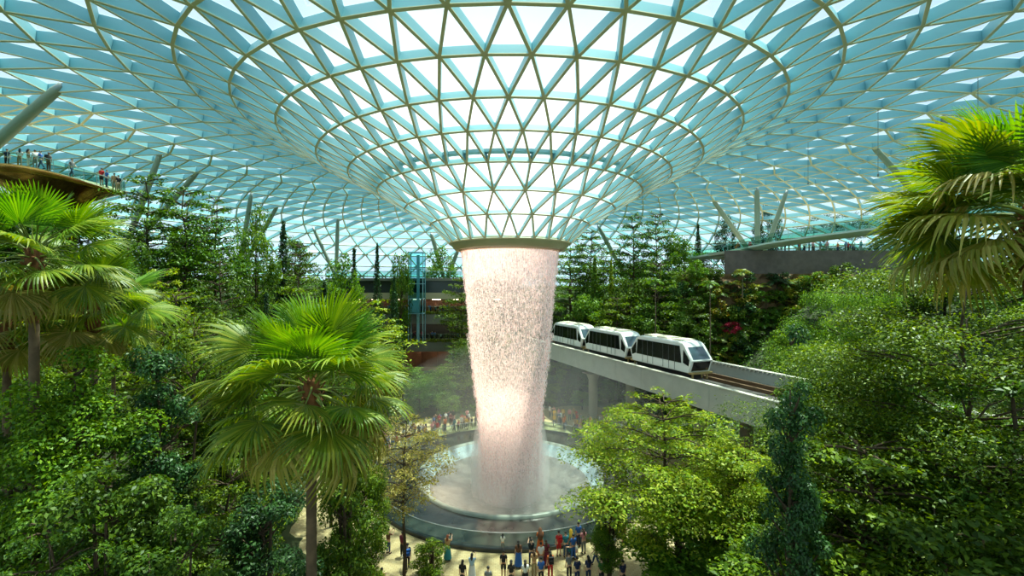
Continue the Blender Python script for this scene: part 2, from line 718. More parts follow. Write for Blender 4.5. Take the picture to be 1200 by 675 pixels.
for e, (p_, v_) in zip(hz.color_ramp.elements, els):
    e.position = p_
    e.color = (v_, v_, v_, 1)
mrg = N.new('ShaderNodeMapRange')
mrg.inputs['From Min'].default_value = -2.2
mrg.inputs['From Max'].default_value = 22.3
L.new(sx.outputs['Z'], mrg.inputs['Value'])
L.new(mrg.outputs[0], hz.inputs['Fac'])
ad = N.new('ShaderNodeMath')
ad.operation = 'ADD'
L.new(nz.outputs['Fac'], ad.inputs[0])
L.new(nz2.outputs['Fac'], ad.inputs[1])
rr_ = N.new('ShaderNodeMapRange')
rr_.inputs['From Min'].default_value = 0.72
rr_.inputs['From Max'].default_value = 1.28
rr_.inputs['To Min'].default_value = -0.45
rr_.inputs['To Max'].default_value = 0.45
L.new(ad.outputs[0], rr_.inputs['Value'])
a2 = N.new('ShaderNodeMath')
a2.operation = 'ADD'
a2.use_clamp = True
L.new(rr_.outputs[0], a2.inputs[0])
L.new(hz.outputs[0], a2.inputs[1])
tr = N.new('ShaderNodeBsdfTransparent')
df = N.new('ShaderNodeBsdfDiffuse')
df.inputs[0].default_value = lin((252, 236, 234)) + (1,)
tl = N.new('ShaderNodeBsdfTranslucent')
tl.inputs[0].default_value = lin((252, 236, 234)) + (1,)
mxa = N.new('ShaderNodeMixShader')
mxa.inputs[0].default_value = 0.75
L.new(df.outputs[0], mxa.inputs[1])
L.new(tl.outputs[0], mxa.inputs[2])
mxb = N.new('ShaderNodeMixShader')
L.new(a2.outputs[0], mxb.inputs[0])
L.new(tr.outputs[0], mxb.inputs[1])
L.new(mxa.outputs[0], mxb.inputs[2])
L.new(mxb.outputs[0], out.inputs[0])

m_drop = leaf_mat('water_drops', [(252, 234, 232), (254, 248, 248), (250, 224, 220)], 0.7, 0.4)

fall = empty('waterfall', (PC[0], PC[1], 0))
tag(fall, 'tall pinkish white waterfall pouring from the roof opening into the pool', 'waterfall')
zs = np.linspace(22.3, -2.1, 60)
o = MB()
o.lathe([(float(fall_r(z)), float(z)) for z in zs], 96)
o.build('water_curtain', mws, fall, smooth=True)
# strands and drops
nd = 34000
zz = -2.0 + 24.2 * RNG.random(nd) ** 0.9
rad = fall_r(zz) * (1 + RNG.normal(0, 0.022, nd) + 0.08 * RNG.random(nd) ** 2 * (zz < 14))
deep = RNG.random(nd) < 0.07
rad = np.where(deep, rad * np.sqrt(RNG.random(nd)), rad)
nstr = 300
ang = 2 * PI * RNG.integers(0, nstr, nd) / nstr
free = sstep(20, 14, zz)
ang = ang + RNG.normal(0, 0.03, nd) * free
ln = (0.12 + 0.6 * RNG.random(nd) ** 2) * (0.7 + 0.9 * sstep(18, 21, zz))
wd_ = (0.011 + 0.017 * RNG.random(nd))
cx_, cy_ = rad * np.cos(ang), rad * np.sin(ang)
fa = RNG.random(nd) * 2 * PI
dx_, dy_ = np.cos(fa) * wd_, np.sin(fa) * wd_
Vd = np.zeros((nd, 2, 4, 3))
for j, (ax, ay) in enumerate(((dx_, dy_), (-dy_, dx_))):
    Vd[:, j, 0] = np.stack([cx_, cy_, zz - ln / 2], 1)
    Vd[:, j, 1] = np.stack([cx_ + ax, cy_ + ay, zz - ln * 0.1], 1)
    Vd[:, j, 2] = np.stack([cx_, cy_, zz + ln / 2], 1)
    Vd[:, j, 3] = np.stack([cx_ - ax, cy_ - ay, zz - ln * 0.1], 1)
o = link('falling_drops', quads('falling_drops', Vd.reshape(-1, 4, 3)), m_drop, fall)
o['kind'] = 'stuff'

# spray: small flecks of water thrown about the foot of the fall
ns = 34000
sz_ = -1.9 + 10.5 * RNG.random(ns) ** 1.7
sr_ = (fall_r(sz_) + 0.15) * np.sqrt(RNG.random(ns)) * (1 + 0.35 * RNG.random(ns) ** 3 * (sz_ < 3))
sa_ = RNG.random(ns) * 2 * PI
Cs = np.stack([sr_ * np.cos(sa_), sr_ * np.sin(sa_), sz_], 1)
t_ = RNG.normal(0, 1, (ns, 3)); t_ /= np.linalg.norm(t_, axis=1, keepdims=True)
b_2 = np.cross(t_, RNG.normal(0, 1, (ns, 3))); b_2 /= np.linalg.norm(b_2, axis=1, keepdims=True)
ss_ = RNG.uniform(.025, .075, (ns, 1))
o = link('spray_flecks', quads('spray_flecks', np.stack([Cs - t_ * ss_, Cs + b_2 * ss_, Cs + t_ * ss_, Cs - b_2 * ss_], 1)), m_drop, fall)
o['kind'] = 'stuff'


def vol(name, dens, col=(0.98, 0.97, 0.95)):
    m, nt, N, L, out = nmat(name)
    v = N.new('ShaderNodeVolumeScatter')
    v.inputs['Color'].default_value = col + (1,)
    v.inputs['Density'].default_value = dens
    v.inputs['Anisotropy'].default_value = 0.2
    L.new(v.outputs[0], out.inputs['Volume'])
    m.cycles.homogeneous_volume = True if hasattr(m.cycles, 'homogeneous_volume') else None
    return m


mist = empty('mist', (PC[0], PC[1], 0))
tag(mist, 'white spray cloud drifting over the pool around the foot of the waterfall', 'mist', kind='stuff')
for nm, c, r, dn in (('spray_plume', (0, 0, 0.6), (4.0, 4.0, 8.0), 0.22), ('spray_bowl', (0, 0, -0.6), (8.3, 8.3, 1.9), 0.10),
                     ('spray_haze', (1.0, 3.0, 3.5), (15.5, 14.0, 9.5), 0.010)):
    o = MB()
    o.ball(c, r, 32)
    me = o.mesh(nm, True)
    bm = bmesh.new()
    bm.from_mesh(me)
    bmesh.ops.remove_doubles(bm, verts=bm.verts, dist=1e-4)
    bm.to_mesh(me)
    bm.free()
    link(nm, me, vol(nm, dn), mist)
# ------------------------------------------------------------------ guideway
m_conc = mat('guideway_concrete', (176, 178, 170), 0.6, var=0.08, scale=0.8)
m_cap = mat('guideway_coping', (196, 192, 178), 0.5)
m_track = mat('trackbed_dark', (58, 54, 50), 0.7, var=0.2, scale=2)
m_railst = mat('running_rail', (120, 96, 74), 0.4, metal=0.4)
m_col = mat('concrete_column', (150, 144, 128), 0.7, var=0.1, scale=1)
GO = Vector((5.4, 69.0, 0.0))                 # on the near parapet
GU = Vector((0.371, -0.928, 0.0)).normalized()
GN = Vector((0.928, 0.371, 0.0)).normalized()
GROT = Matrix((GU, GN, Vector((0, 0, 1)))).transposed()


def gp(s, n, z):
    return GO + GU * s + GN * n + Vector((0, 0, z))


gw = empty('train_guideway', gp(20, 5, 9.0))
gw.rotation_euler = GROT.to_euler()
tag(gw, 'long pale concrete guideway carrying the train across the forest', 'guideway')


def gl_(s, n, z):          # guideway-local
    return Vector((s - 20, n - 5, z - 9.0))


o = MB()
S0, S1, W = -14.0, 56.0, 4.66
s = S0
while s < S1:
    o.box(gl_(s + W / 2, 0.0, 8.8), (W - 0.035, 0.35, 2.3))
    s += W
o.build('near_parapet', m_conc, gw)
o = MB()
o.box(gl_((S0 + S1) / 2, 0.0, 9.985), (S1 - S0, 0.5, 0.09))
o.build('near_coping', m_cap, gw)
o = MB()
o.box(gl_((S0 + S1) / 2, 10.0, 8.8), (S1 - S0, 0.35, 2.3))
o.build('far_parapet', m_conc, gw)
o = MB()
o.box(gl_((S0 + S1) / 2, 10.0, 9.985), (S1 - S0, 0.6, 0.09))
for k in range(140):
    o.box(gl_(S0 + 0.5 * k, 9.72, 9.86), (0.12, 0.14, 0.16))
o.build('far_coping', m_cap, gw)
o = MB()
o.box(gl_((S0 + S1) / 2, 5.0, 8.2), (S1 - S0, 9.7, 0.9))
o.box(gl_((S0 + S1) / 2, 5.0, 7.4), (S1 - S0, 5.0, 0.9))
o.build('track_deck', m_track, gw)
o = MB()
for n in (1.5, 3.3, 6.6, 8.4):
    o.box(gl_((S0 + S1) / 2, n, 8.82), (S1 - S0, 0.3, 0.34))
for n in (2.4, 7.5):
    o.box(gl_((S0 + S1) / 2, n, 8.95), (S1 - S0, 0.12, 0.5))
o.build('guide_rail', m_railst, gw)
for k, (s_, n_) in enumerate(((10.5, 1.9), (10.5, 8.0), (29.5, 1.9), (29.5, 8.0), (47.0, 5.0))):
    c = empty('guideway_column', gp(s_, n_, 0))
    z0 = gz(c.location.x, c.location.y)
    o = MB()
    h0 = z0 - 0.3
    o.lathe([(0.62, h0), (0.62, 6.0), (0.9, 6.7), (1.05, 6.95)], 20)
    me = o.mesh('guideway_column', True)
    bpy.data.objects.remove(c)
    c = link('guideway_column', me, m_col, None, gp(s_, n_, 0))
    tag(c, ['round concrete column under the guideway left of the yellow green tree', 'shaded concrete column behind the front guideway column',
            'concrete column under the guideway behind the yellow green tree', 'rear concrete column under the guideway near its right end',
            'concrete column holding up the guideway behind the large layered tree'][k], 'column', kind='thing')
    cb = MB()
    cb.box((0, 0, 6.92), (1.8, 2.4, 0.1), GROT)
    cb.build('column_head', m_col, c)

# tunnel portal the train comes out of
m_dark = mat('tunnel_shade', (30, 27, 24), 0.9)  # painted darkness: a solid slab stands in for the unlit tunnel depth
m_port = mat('portal_stone', (112, 116, 92), 0.8, var=0.2, scale=1.0)
pt = empty('tunnel_portal', gp(-15.5, 5, 0))
pt.rotation_euler = GROT.to_euler()
tag(pt, 'stone framed tunnel mouth in the green slope where the guideway ends', 'tunnel')
o = MB()
o.box((0, 0, 15.2), (1.6, 13.5, 1.8))
o.box((0, -6.2, 9), (1.6, 1.2, 12.0))
o.box((0, 6.2, 9), (1.6, 1.2, 12.0))
o.build('portal_frame', m_port, pt)
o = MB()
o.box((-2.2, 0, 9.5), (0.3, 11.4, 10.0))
o.build('tunnel_shade_panel', m_dark, pt)

# ------------------------------------------------------------------ train: three cars
m_white = mat('train_white', (236, 238, 234), 0.25, spec=0.6)
m_win = mat('train_window', (22, 22, 24), 0.12, spec=0.5)
m_wind = mat('train_windscreen', (62, 80, 90), 0.06, spec=0.9)
m_roofu = mat('train_roof_unit', (222, 214, 190), 0.5)
m_gold = mat('train_bumper_ochre', (176, 150, 96), 0.45)
m_under = mat('train_underframe', (40, 38, 36), 0.7)
m_seam = mat('door_seam', (96, 100, 100), 0.5)
tr_root = empty('people_mover_train', gp(20, 2.4, 10.2))
tr_root.rotation_euler = GROT.to_euler()
tag(tr_root, 'white three car driverless train with dark window bands on the guideway', 'train')
CL, CW = 9.55, 2.7
PROF = [(0.45, 0.0), (CL - 0.45, 0.0), (CL, 1.25), (CL - 1.0, 2.55), (CL - 1.35, 2.85), (CL - 1.9, 2.98), (1.9, 2.98), (1.35, 2.85), (1.0, 2.55), (0.0, 1.25)]


def car_shell():
    bm = bmesh.new()
    hw = CW / 2
    lo = [bm.verts.new((x, -hw if z < 2.6 else -hw + 0.18 * (z - 2.5) / 0.48, z)) for x, z in PROF]
    hi = [bm.verts.new((x, hw if z < 2.6 else hw - 0.18 * (z - 2.5) / 0.48, z)) for x, z in PROF]
    bm.faces.new(lo)
    bm.faces.new(hi[::-1])
    n = len(PROF)
    for i in range(n):
        bm.faces.new((lo[i], hi[i], hi[(i + 1) % n], lo[(i + 1) % n]))
    bmesh.ops.recalc_face_normals(bm, faces=bm.faces)
    ed = [e for e in bm.edges if abs(e.verts[0].co.y - e.verts[1].co.y) < 0.01]
    bmesh.ops.bevel(bm, geom=ed, offset=0.13, segments=3, affect='EDGES', profile=0.6)
    me = bpy.data.meshes.new('car_body')
    bm.to_mesh(me)
    bm.free()
    me.polygons.foreach_set('use_smooth', [False] * len(me.polygons))
    return me


def plate(mb, pts, off, th, mi=0):
    """thin solid plate through pts (list of Vectors) pushed out along off"""
    pts = [Vector(p) for p in pts]
    off = Vector(off).normalized()
    n = len(pts)
    mb.add([p - off * 0.03 for p in pts] + [p + off * th for p in pts],
           [tuple(range(n - 1, -1, -1)), tuple(range(n, 2 * n))] + [(i, (i + 1) % n, n + (i + 1) % n, n + i) for i in range(n)], mi)


car_me = car_shell()
parts_me = {}
for sgn in (-1, 1):
    y = sgn * CW / 2
    o = MB()
    plate(o, [(1.2, y, 0.9), (CL - 1.4, y, 0.9), (CL - 1.62, y, 2.55), (1.42, y, 2.55)], (0, sgn, 0), 0.02)
    parts_me.setdefault('window_band', []).append(o.mesh('window_band'))
    o = MB()
    plate(o, [(CL - 1.15, y, 0.95), (CL - 0.42, y, 0.7), (CL - 0.3, y, 1.3), (CL - 1.1, y, 2.2)], (0, sgn, 0), 0.02)
    plate(o, [(1.15, y, 0.95), (0.42, y, 0.7), (0.3, y, 1.3), (1.1, y, 2.2)], (0, sgn, 0), 0.02)
    parts_me.setdefault('cab_side_window', []).append(o.mesh('cab_side_window'))
    for xc in (3.1, 6.4):
        o = MB()
        for dx in (-0.85, 0.0, 0.85):
            plate(o, [(xc + dx - 0.02, y, 0.12), (xc + dx + 0.02, y, 0.12), (xc + dx + 0.02, y, 2.45), (xc + dx - 0.02, y, 2.45)], (0, sgn, 0), 0.03)
        parts_me.setdefault('sliding_door', []).append(o.mesh('sliding_door'))
for e, s_ in ((0, -1), (1, 1)):
    X = lambda x: x if s_ < 0 else CL - x
    nrm_ = Vector((s_ * 1.3, 0, 1.0)).normalized()
    o = MB()
    w_ = CW / 2 - 0.28
    plate(o, [(X(0.08), -w_, 1.36), (X(0.08), w_, 1.36), (X(0.93), w_ - 0.1, 2.46), (X(0.93), -w_ + 0.1, 2.46)], nrm_, 0.02)
    parts_me.setdefault('windscreen', []).append(o.mesh('windscreen'))
    o = MB()
    n2 = Vector((s_ * 1.25, 0, -0.45)).normalized()
    plate(o, [(X(0.36), -w_, 0.22), (X(0.36), w_, 0.22), (X(0.04), w_, 1.14), (X(0.04), -w_, 1.14)], n2, 0.02)
    parts_me.setdefault('nose_panel', []).append(o.mesh('nose_panel'))
    o = MB()
    o.box((X(0.25), 0, 0.02), (0.5, CW - 0.1, 0.16))
    o.box((X(0.35), -0.9, -0.32), (0.14, 0.14, 0.6))
    o.box((X(0.35), 0.9, -0.32), (0.14, 0.14, 0.6))
    o.box((X(0.35), 0.25, -0.25), (0.12, 0.12, 0.45))
    parts_me.setdefault('bumper', []).append(o.mesh('bumper'))
o = MB()
for xc, ln_ in ((2.6, 1.3), (4.8, 1.6), (6.9, 1.3)):
    o.box((xc, 0, 3.02), (ln_, 1.7, 0.18))
o.box((CL / 2, 0.95, 3.0), (5.6, 0.12, 0.16))
parts_me['roof_unit'] = [o.mesh('roof_unit')]
o = MB()
o.box((CL / 2, 0, -0.35), (CL - 1.6, 1.9, 0.7))
for xc in (2.0, CL - 2.0):
    for y in (-0.9, 0.9):
        o.lathe([(0.01, -0.13), (0.42, -0.13), (0.46, 0), (0.42, 0.13), (0.01, 0.13)], 16, (xc, y, -0.75))
parts_me['underframe'] = [o.mesh('underframe')]
PM = {'window_band': m_win, 'cab_side_window': m_win, 'sliding_door': m_seam, 'windscreen': m_wind, 'nose_panel': m_win,
      'bumper': m_gold, 'roof_unit': m_roofu, 'underframe': m_under}
car_me.materials.append(m_white)
for nm, l in parts_me.items():
    for me in l:
        me.materials.append(PM[nm])
for k, s_ in enumerate((19.75, 9.6, -0.55)):
    c = link('train_car', car_me, None, tr_root, (s_ - 20, 0, 0))
    for nm, l in parts_me.items():
        for me in l:
            link(nm, me, None, c)

# ------------------------------------------------------------------ canopy bridge
m_bsof = mat('bridge_soffit', (206, 216, 206), 0.35, spec=0.5, var=0.06, scale=0.5)
m_bglass = glass_mat('bridge_glass', (196, 232, 222), 0.82, 0.07)
br_pts = [at(806, 303, 77), at(850, 296, 72), at(905, 285, 65), at(965, 276, 57.5), at(1020, 269, 51), at(1075, 263, 45.5), at(1140, 256, 40), at(1220, 247, 35)]
bp_ = []
for i in range(len(br_pts) - 1):
    for t in range(4):
        bp_.append(br_pts[i].lerp(br_pts[i + 1], t / 4))
bp_.append(br_pts[-1])
brg = empty('canopy_bridge', br_pts[3])
tag(brg, 'slim pale footbridge with glass sides curving through the upper trees', 'bridge')
B0 = br_pts[3]
o, GS, HS = MB(), [MB(), MB()], [MB(), MB()]
for i in range(len(bp_) - 1):
    a, b = bp_[i], bp_[i + 1]
    d = (b - a).normalized()
    sd_ = Vector((d.y, -d.x, 0)).normalized()
    prof = [(-1.5, 0.0), (1.5, 0.0), (1.5, -0.25), (0.7, -0.62), (-0.7, -0.62), (-1.5, -0.25)]
    va = [a + sd_ * u + Vector((0, 0, v)) - B0 for u, v in prof]
    vb = [b + sd_ * u + Vector((0, 0, v)) - B0 for u, v in prof]
    n = 6
    o.add(va + vb, [(j, (j + 1) % n, n + (j + 1) % n, n + j) for j in range(n)])
    for u in (-1.45, 1.45):
        g1, g2 = GS[u > 0], HS[u > 0]
        p, q = a + sd_ * u - B0, (a + (b - a) * 0.97) + sd_ * u - B0
        up = Vector((0, 0, 1.25))
        g1.add([p, q, q + up, p + up], [(0, 1, 2, 3)])
        g2.bar(a + sd_ * u + up - B0, b + sd_ * u + up - B0, 0.06, 0.05)
        g2.bar(p, p + up, 0.04, 0.04)
o.build('bridge_deck', m_bsof, brg)
for g1, g2 in zip(GS, HS):
    g1.build('glass_panel', m_bglass, brg)
    g2.build('handrail', m_rail, brg)

# ------------------------------------------------------------------ raised terrace on the right
m_ter = mat('terrace_slate', (112, 94, 88), 0.7, var=0.2, scale=1.2)
m_beige = mat('terrace_beige', (196, 178, 140), 0.6)
m_rock = mat('rock_wall_brown', (112, 84, 56), 0.9, var=0.45, scale=0.35, bump=0.6)
m_floorp = mat('terrace_paving', (188, 178, 160), 0.7)
tb = empty('upper_terrace', (44, 67, 20))
tag(tb, 'slate clad terrace with people along its edge above the planted wall', 'terrace')
o = MB()
o.box((2.75, 0, 2.2), (28.5, 0.6, 4.0))
o.build('parapet_wall', m_ter, tb)
o = MB()
o.box((2.75, 7, 3.95), (28.5, 13.6, 0.4))
o.box((2.75, 7, 0.3), (28.5, 13.6, 0.3))
o.build('terrace_floor', m_floorp, tb)
o = MB()
o.box((6.0, 0.5, -0.9), (20, 0.4, 2.2))
o.build('beige_band', m_beige, tb)
o = MB()
o.add([(-11.5, -0.2, 4.2), (17, -0.2, 4.2), (17, -0.2, 5.2), (-11.5, -0.2, 5.2)], [(0, 1, 2, 3)])
o.build('glass_panel', m_bglass, tb)
o = MB()
o.bar((-11.5, -0.2, 5.22), (17, -0.2, 5.22), 0.06, 0.06)
for k in range(15):
    o.bar((-11.2 + 2 * k, -0.2, 4.2), (-11.2 + 2 * k, -0.2, 5.2), 0.05, 0.05)
o.build('handrail', m_rail, tb)

bmx = bmesh.new()
nxr, nzr = 60, 26
vv = []
for j in range(nzr + 1):
    for i in range(nxr + 1):
        x = 25 + 40 * i / nxr
        z = 2 + 18.6 * j / nzr
        y = 59.5 + 5.5 * j / nzr + 0.5 * math.sin(x * 1.3 + z) * math.cos(z * 1.7) + random.uniform(-0.25, 0.25) + (1.0 if j in (8, 9, 17, 18) else 0)
        vv.append(bmx.verts.new((x, y, z)))
for j in range(nzr):
    for i in range(nxr):
        a = j * (nxr + 1) + i
        bmx.faces.new((vv[a], vv[a + 1], vv[a + nxr + 2], vv[a + nxr + 1]))
me = bpy.data.meshes.new('rock_wall')
bmx.to_mesh(me)
bmx.free()
tag(link('wall_right', me, m_rock), kind='structure')

# ------------------------------------------------------------------ terraced building behind the pool
m_slab = mat('building_slab_grey', (128, 122, 108), 0.6, var=0.08, scale=0.5)
m_facd = mat('building_dark_facade', (62, 64, 66), 0.25, spec=0.6)
m_shop = mat('shop_interior_brown', (112, 78, 60), 0.6, var=0.4, scale=0.6)
m_plan = leaf_mat('planter_leaves', [(70, 110, 30), (130, 150, 50), (160, 170, 60)], 0.3)
bd = empty('terraced_building', (-17, 85, 0))
tag(bd, 'stepped grey building with crowded balconies behind the pool', 'building')
BW = 38
for (z, th) in ((20.4, 0.5), (13.6, 0.9), (8.3, 0.9), (2.6, 0.8)):
    o = MB()
    o.box((0, 6, z - th / 2), (BW, 12.5, th))
    o.build('floor_slab', m_slab, bd)
for (z0, z1, y, m_) in ((17.6, 19.9, 1.2, m_facd), (13.6, 16.4, 4.0, m_shop), (8.3, 12.7, 4.5, m_facd), (2.6, 7.4, 4.0, m_shop), (-0.5, 1.8, 1.5, m_facd)):
    o = MB()
    o.box((0, y, (z0 + z1) / 2), (BW, 0.4, z1 - z0))
    if m_ is m_shop:
        for k in range(12):
            o.box((-BW / 2 + 1.6 + 3.2 * k, y - 0.35, (z0 + z1) / 2), (0.35, 0.4, z1 - z0))
    o.build('facade', m_, bd)
o = MB()
o.box((0, 0.6, 16.95), (BW, 0.8, 1.25))
o.build('beige_fascia', m_beige, bd)
o = MB()
o.box((0, -0.3, 12.55), (BW, 0.6, 1.9))
o.box((0, -0.3, 7.2), (BW, 0.6, 1.8))
o.build('balcony_front', m_slab, bd)
for z in (13.75, 8.4):
    n = 2600
    c = np.stack([RNG.uniform(-BW / 2, BW / 2, n), RNG.uniform(-0.75, -0.35, n), z + RNG.normal(0.0, 0.14, n)], 1)
    t = RNG.normal(0, 1, (n, 3)); t /= np.linalg.norm(t, axis=1, keepdims=True)
    b = np.cross(t, RNG.normal(0, 1, (n, 3))); b /= np.linalg.norm(b, axis=1, keepdims=True)
    q = np.stack([c - t * .2, c + b * .1, c + t * .2, c - b * .1], 1)
    o = link('planter_hedge', quads('planter_hedge', q), m_plan, bd)
o, r_ = MB(), MB()
for z in (20.5, 13.7, 8.4):
    for k in range(19):
        x0 = -BW / 2 + 2 * k
        o.add([(x0, -0.1, z), (x0 + 1.96, -0.1, z), (x0 + 1.96, -0.1, z + 1.2), (x0, -0.1, z + 1.2)], [(0, 1, 2, 3)])
        r_.bar((x0, -0.1, z), (x0, -0.1, z + 1.2), 0.06, 0.06)
    r_.bar((-BW / 2, -0.1, z + 1.22), (BW / 2, -0.1, z + 1.22), 0.07, 0.07)
o.build('balcony_glass', m_bglass, bd)
r_.build('balcony_rail', m_rail, bd)

m_lamp, nt, N, L, out = nmat('ceiling_lamp_warm')
em = N.new('ShaderNodeEmission')
em.inputs[0].default_value = (1, .78, .52, 1)
em.inputs[1].default_value = 9.0
L.new(em.outputs[0], out.inputs[0])
for z in (16.2, 12.3, 7.0):
    for k in range(8):
        o = MB()
        o.box((-14 + 4 * k, 2.2, z), (1.6, .5, .08))
        o.build('ceiling_lamp', m_lamp, bd)

m_egl = glass_mat('lift_glass', (200, 236, 238), 0.95, 0.06)
m_est = mat('lift_steel_blue', (140, 180, 190), 0.35, metal=0.3)
ev = empty('glass_elevator', (-18.0, 83.2, 0))
tag(ev, 'glass lift shaft with a pale blue steel mast in front of the balconies', 'elevator')
o = MB()
o.box((0, 0, 19.4), (2.7, 2.2, 11.6))
o.build('glass_shaft', m_egl, ev)
o = MB()
for x in (-1.35, 1.35):
    for y in (-1.1, 1.1):
        o.bar((x, y, 8.4), (x, y, 25.3), 0.14, 0.14)
for z in (13.7, 16.5, 19.3, 22.1, 25.2):
    for y in (-1.1, 1.1):
        o.bar((-1.35, y, z), (1.35, y, z), 0.12, 0.12)
    for x in (-1.35, 1.35):
        o.bar((x, -1.1, z), (x, 1.1, z), 0.12, 0.12)
o.build('shaft_frame', m_est, ev)
o = MB()
o.box((0.2, 0.2, 16.5), (0.5, 0.4, 16.5))
o.build('lift_mast', m_est, ev)
o = MB()
o.box((-0.3, -0.1, 15.1), (1.7, 1.6, 2.4))
o.build('lift_cabin', m_est, ev)

# ------------------------------------------------------------------ sculptural viewing deck on the left
m_copper = mat('copper_mirror_soffit', (226, 150, 84), 0.12, metal=0.9, var=0.5, scale=0.25)
m_dtop = mat('deck_paving', (196, 178, 146), 0.6)
dk = empty('viewing_deck', (-46.4, 44.5, 0))
tag(dk, 'flared viewing deck with mirrored copper underside above the left palms', 'viewing deck')
RX, RY = 6.5, 4.2


def dz(x):
    return 29.95 - (0.03 * max(0, x + 1.0) ** 2 if x > -1 else 0)


def deck_ring(sc, zf, shift=0.0):
    return [(shift + sc * RX * math.cos(2 * PI * k / 64), sc * RY * math.sin(2 * PI * k / 64), zf) for k in range(64)]


rows = []
for sc_, dep_, sh in ((1.0, 0.0, 0), (1.0, 0.28, 0), (0.9, 0.75, 0), (0.72, 1.5, 0.1), (0.5, 2.3, 0.2), (0.34, 3.4, 0.35), (0.25, 5.5, 0.5), (0.22, 9.0, 0.6), (0.24, 18.0, 0.6)):
    row = []
    for x, y, _ in deck_ring(sc_, 0, sh):
        fade = max(0.0, 1 - dep_ / 5.0)
        row.append((x, y, 29.95 - dep_ - (29.95 - dz(x)) * fade))
    rows.append(row)
o = MB()
vs = [p for r in rows for p in r]
fs = []
for i in range(len(rows) - 1):
    for k in range(64):
        k2 = (k + 1) % 64
        fs.append((i * 64 + k, i * 64 + k2, (i + 1) * 64 + k2, (i + 1) * 64 + k))
o.add(vs, fs)
o.build('copper_underside', m_copper, dk, smooth=True)
o = MB()
vs = []
NR_ = 8
for j in range(NR_ + 1):
    for k in range(64):
        x = RX * j / NR_ * math.cos(2 * PI * k / 64)
        vs.append((x, RY * j / NR_ * math.sin(2 * PI * k / 64), dz(x) + 0.01))
o.add(vs, [(j * 64 + k, j * 64 + (k + 1) % 64, (j + 1) * 64 + (k + 1) % 64, (j + 1) * 64 + k) for j in range(NR_) for k in range(64)])
o.build('deck_top', m_dtop, dk)
o, g_ = MB(), MB()
for k in range(64):
    x0, y0 = RX * .97 * math.cos(2 * PI * k / 64), RY * .97 * math.sin(2 * PI * k / 64)
    x1, y1 = RX * .97 * math.cos(2 * PI * (k + 1) / 64), RY * .97 * math.sin(2 * PI * (k + 1) / 64)
    g_.add([(x0, y0, dz(x0)), (x1, y1, dz(x1)), (x1, y1, dz(x1) + 1.1), (x0, y0, dz(x0) + 1.1)], [(0, 1, 2, 3)])
    o.bar((x0, y0, dz(x0) + 1.12), (x1, y1, dz(x1) + 1.12), 0.05, 0.05)
    if k % 2 == 0:
        o.bar((x0, y0, dz(x0)), (x0, y0, dz(x0) + 1.1), 0.035, 0.035)
g_.build('glass_panel', m_bglass, dk)
o.build('handrail', m_rail, dk)

# ------------------------------------------------------------------ leaning roof columns
m_strut = mat('roof_column_paint', (150, 156, 138), 0.4, spec=0.5)
m_strcap = mat('column_tip_steel', (150, 158, 152), 0.4, metal=0.4)


def strut(px0, py0, px1, py1, d1, dia, label, extend=1.0):
    """from the roof (px0,py0) down to (px1,py1) at depth d1 and on towards the ground"""
    top = roof_hit(px0, py0)
    d1 = max(d1, top.y + 1.0)
    low = at(px1, py1, d1)
    d = (low - top)
    bot = low.copy()
    for k in range(1, 260):
        bot = low + d.normalized() * (k * 0.5)
        if bot.z < gz(bot.x, bot.y) - 0.4 or k * 0.5 > 60 * extend:
            break
    r = empty('roof_column', bot)
    tag(r, label, 'column', kind='thing')
    ax = (top - bot)
    L_ = ax.length
    rot = ax.to_track_quat('Z', 'Y').to_matrix()
    o = MB()
    prof = [(dia * .36, 0), (dia * .5, L_ * .25), (dia * .5, L_ * .8), (dia * .42, L_ - 1.2), (dia * .36, L_ - 0.9)]
    o.lathe(prof, 20)
    o.v = [tuple(rot @ Vector(p)) for p in o.v]
    o.build('column_shaft', m_strut, r, smooth=True)
    o = MB()
    o.lathe([(dia * .36, L_ - 0.9), (dia * .3, L_ - 0.35), (dia * .12, L_ - 0.3), (dia * .1, L_)], 16)
    o.v = [tuple(rot @ Vector(p)) for p in o.v]
    o.build('column_tip', m_strcap, r, smooth=True)
    return r


strut(76, 97, -5, 168, 31, 0.95, 'thick leaning pale column above the copper viewing deck')
strut(190, 174, 150, 282, 40, 0.72, 'steep leaning column rising right of the copper deck')
strut(234, 199, 160, 283, 40, 0.78, 'strongly leaning column crossing the treetops beside a steeper one')
strut(92, 226, 112, 258, 46, 0.9, 'short leaning column under the right edge of the copper deck')
strut(295, 224, 286, 280, 56, 0.75, 'slim upright column above the left treetops')
strut(327, 238, 310, 268, 58, 0.75, 'thin column leaning right behind the left treetops')
strut(366, 265, 388, 312, 76, 0.7, 'thin pale column leaning left before the far glass wall', 0.3)
strut(396, 253, 394, 318, 70, 0.75, 'thin upright column left of the glass lift')
strut(505, 272, 519, 322, 74, 0.95, 'pale column leaning left just beside the roof opening', 0.03)
strut(538, 290, 527, 318, 84, 0.95, 'short column leaning right behind the roof opening rim', 0.2)
strut(700, 263, 714, 289, 78, 0.9, 'pale column leaning left behind trees right of the waterfall', 0.3)
strut(833, 231, 868, 280, 76, 0.85, 'pale column leaning left at the far end of the footbridge', 0.6)
strut(887, 217, 888, 300, 66, 0.85, 'thick upright column beside the footbridge')
strut(923, 221, 902, 280, 66, 0.75, 'thin column leaning right beside the upright footbridge column', 0.4)
strut(1019, 167, 1056, 208, 42, 0.75, 'leaning pale column left of the big fan palm')
strut(1106, 131, 1107, 172, 34, 0.7, 'upright pale column above the big fan palm')
strut(1138, 155, 1126, 190, 38, 0.6, 'white column half hidden behind the big palm fans')
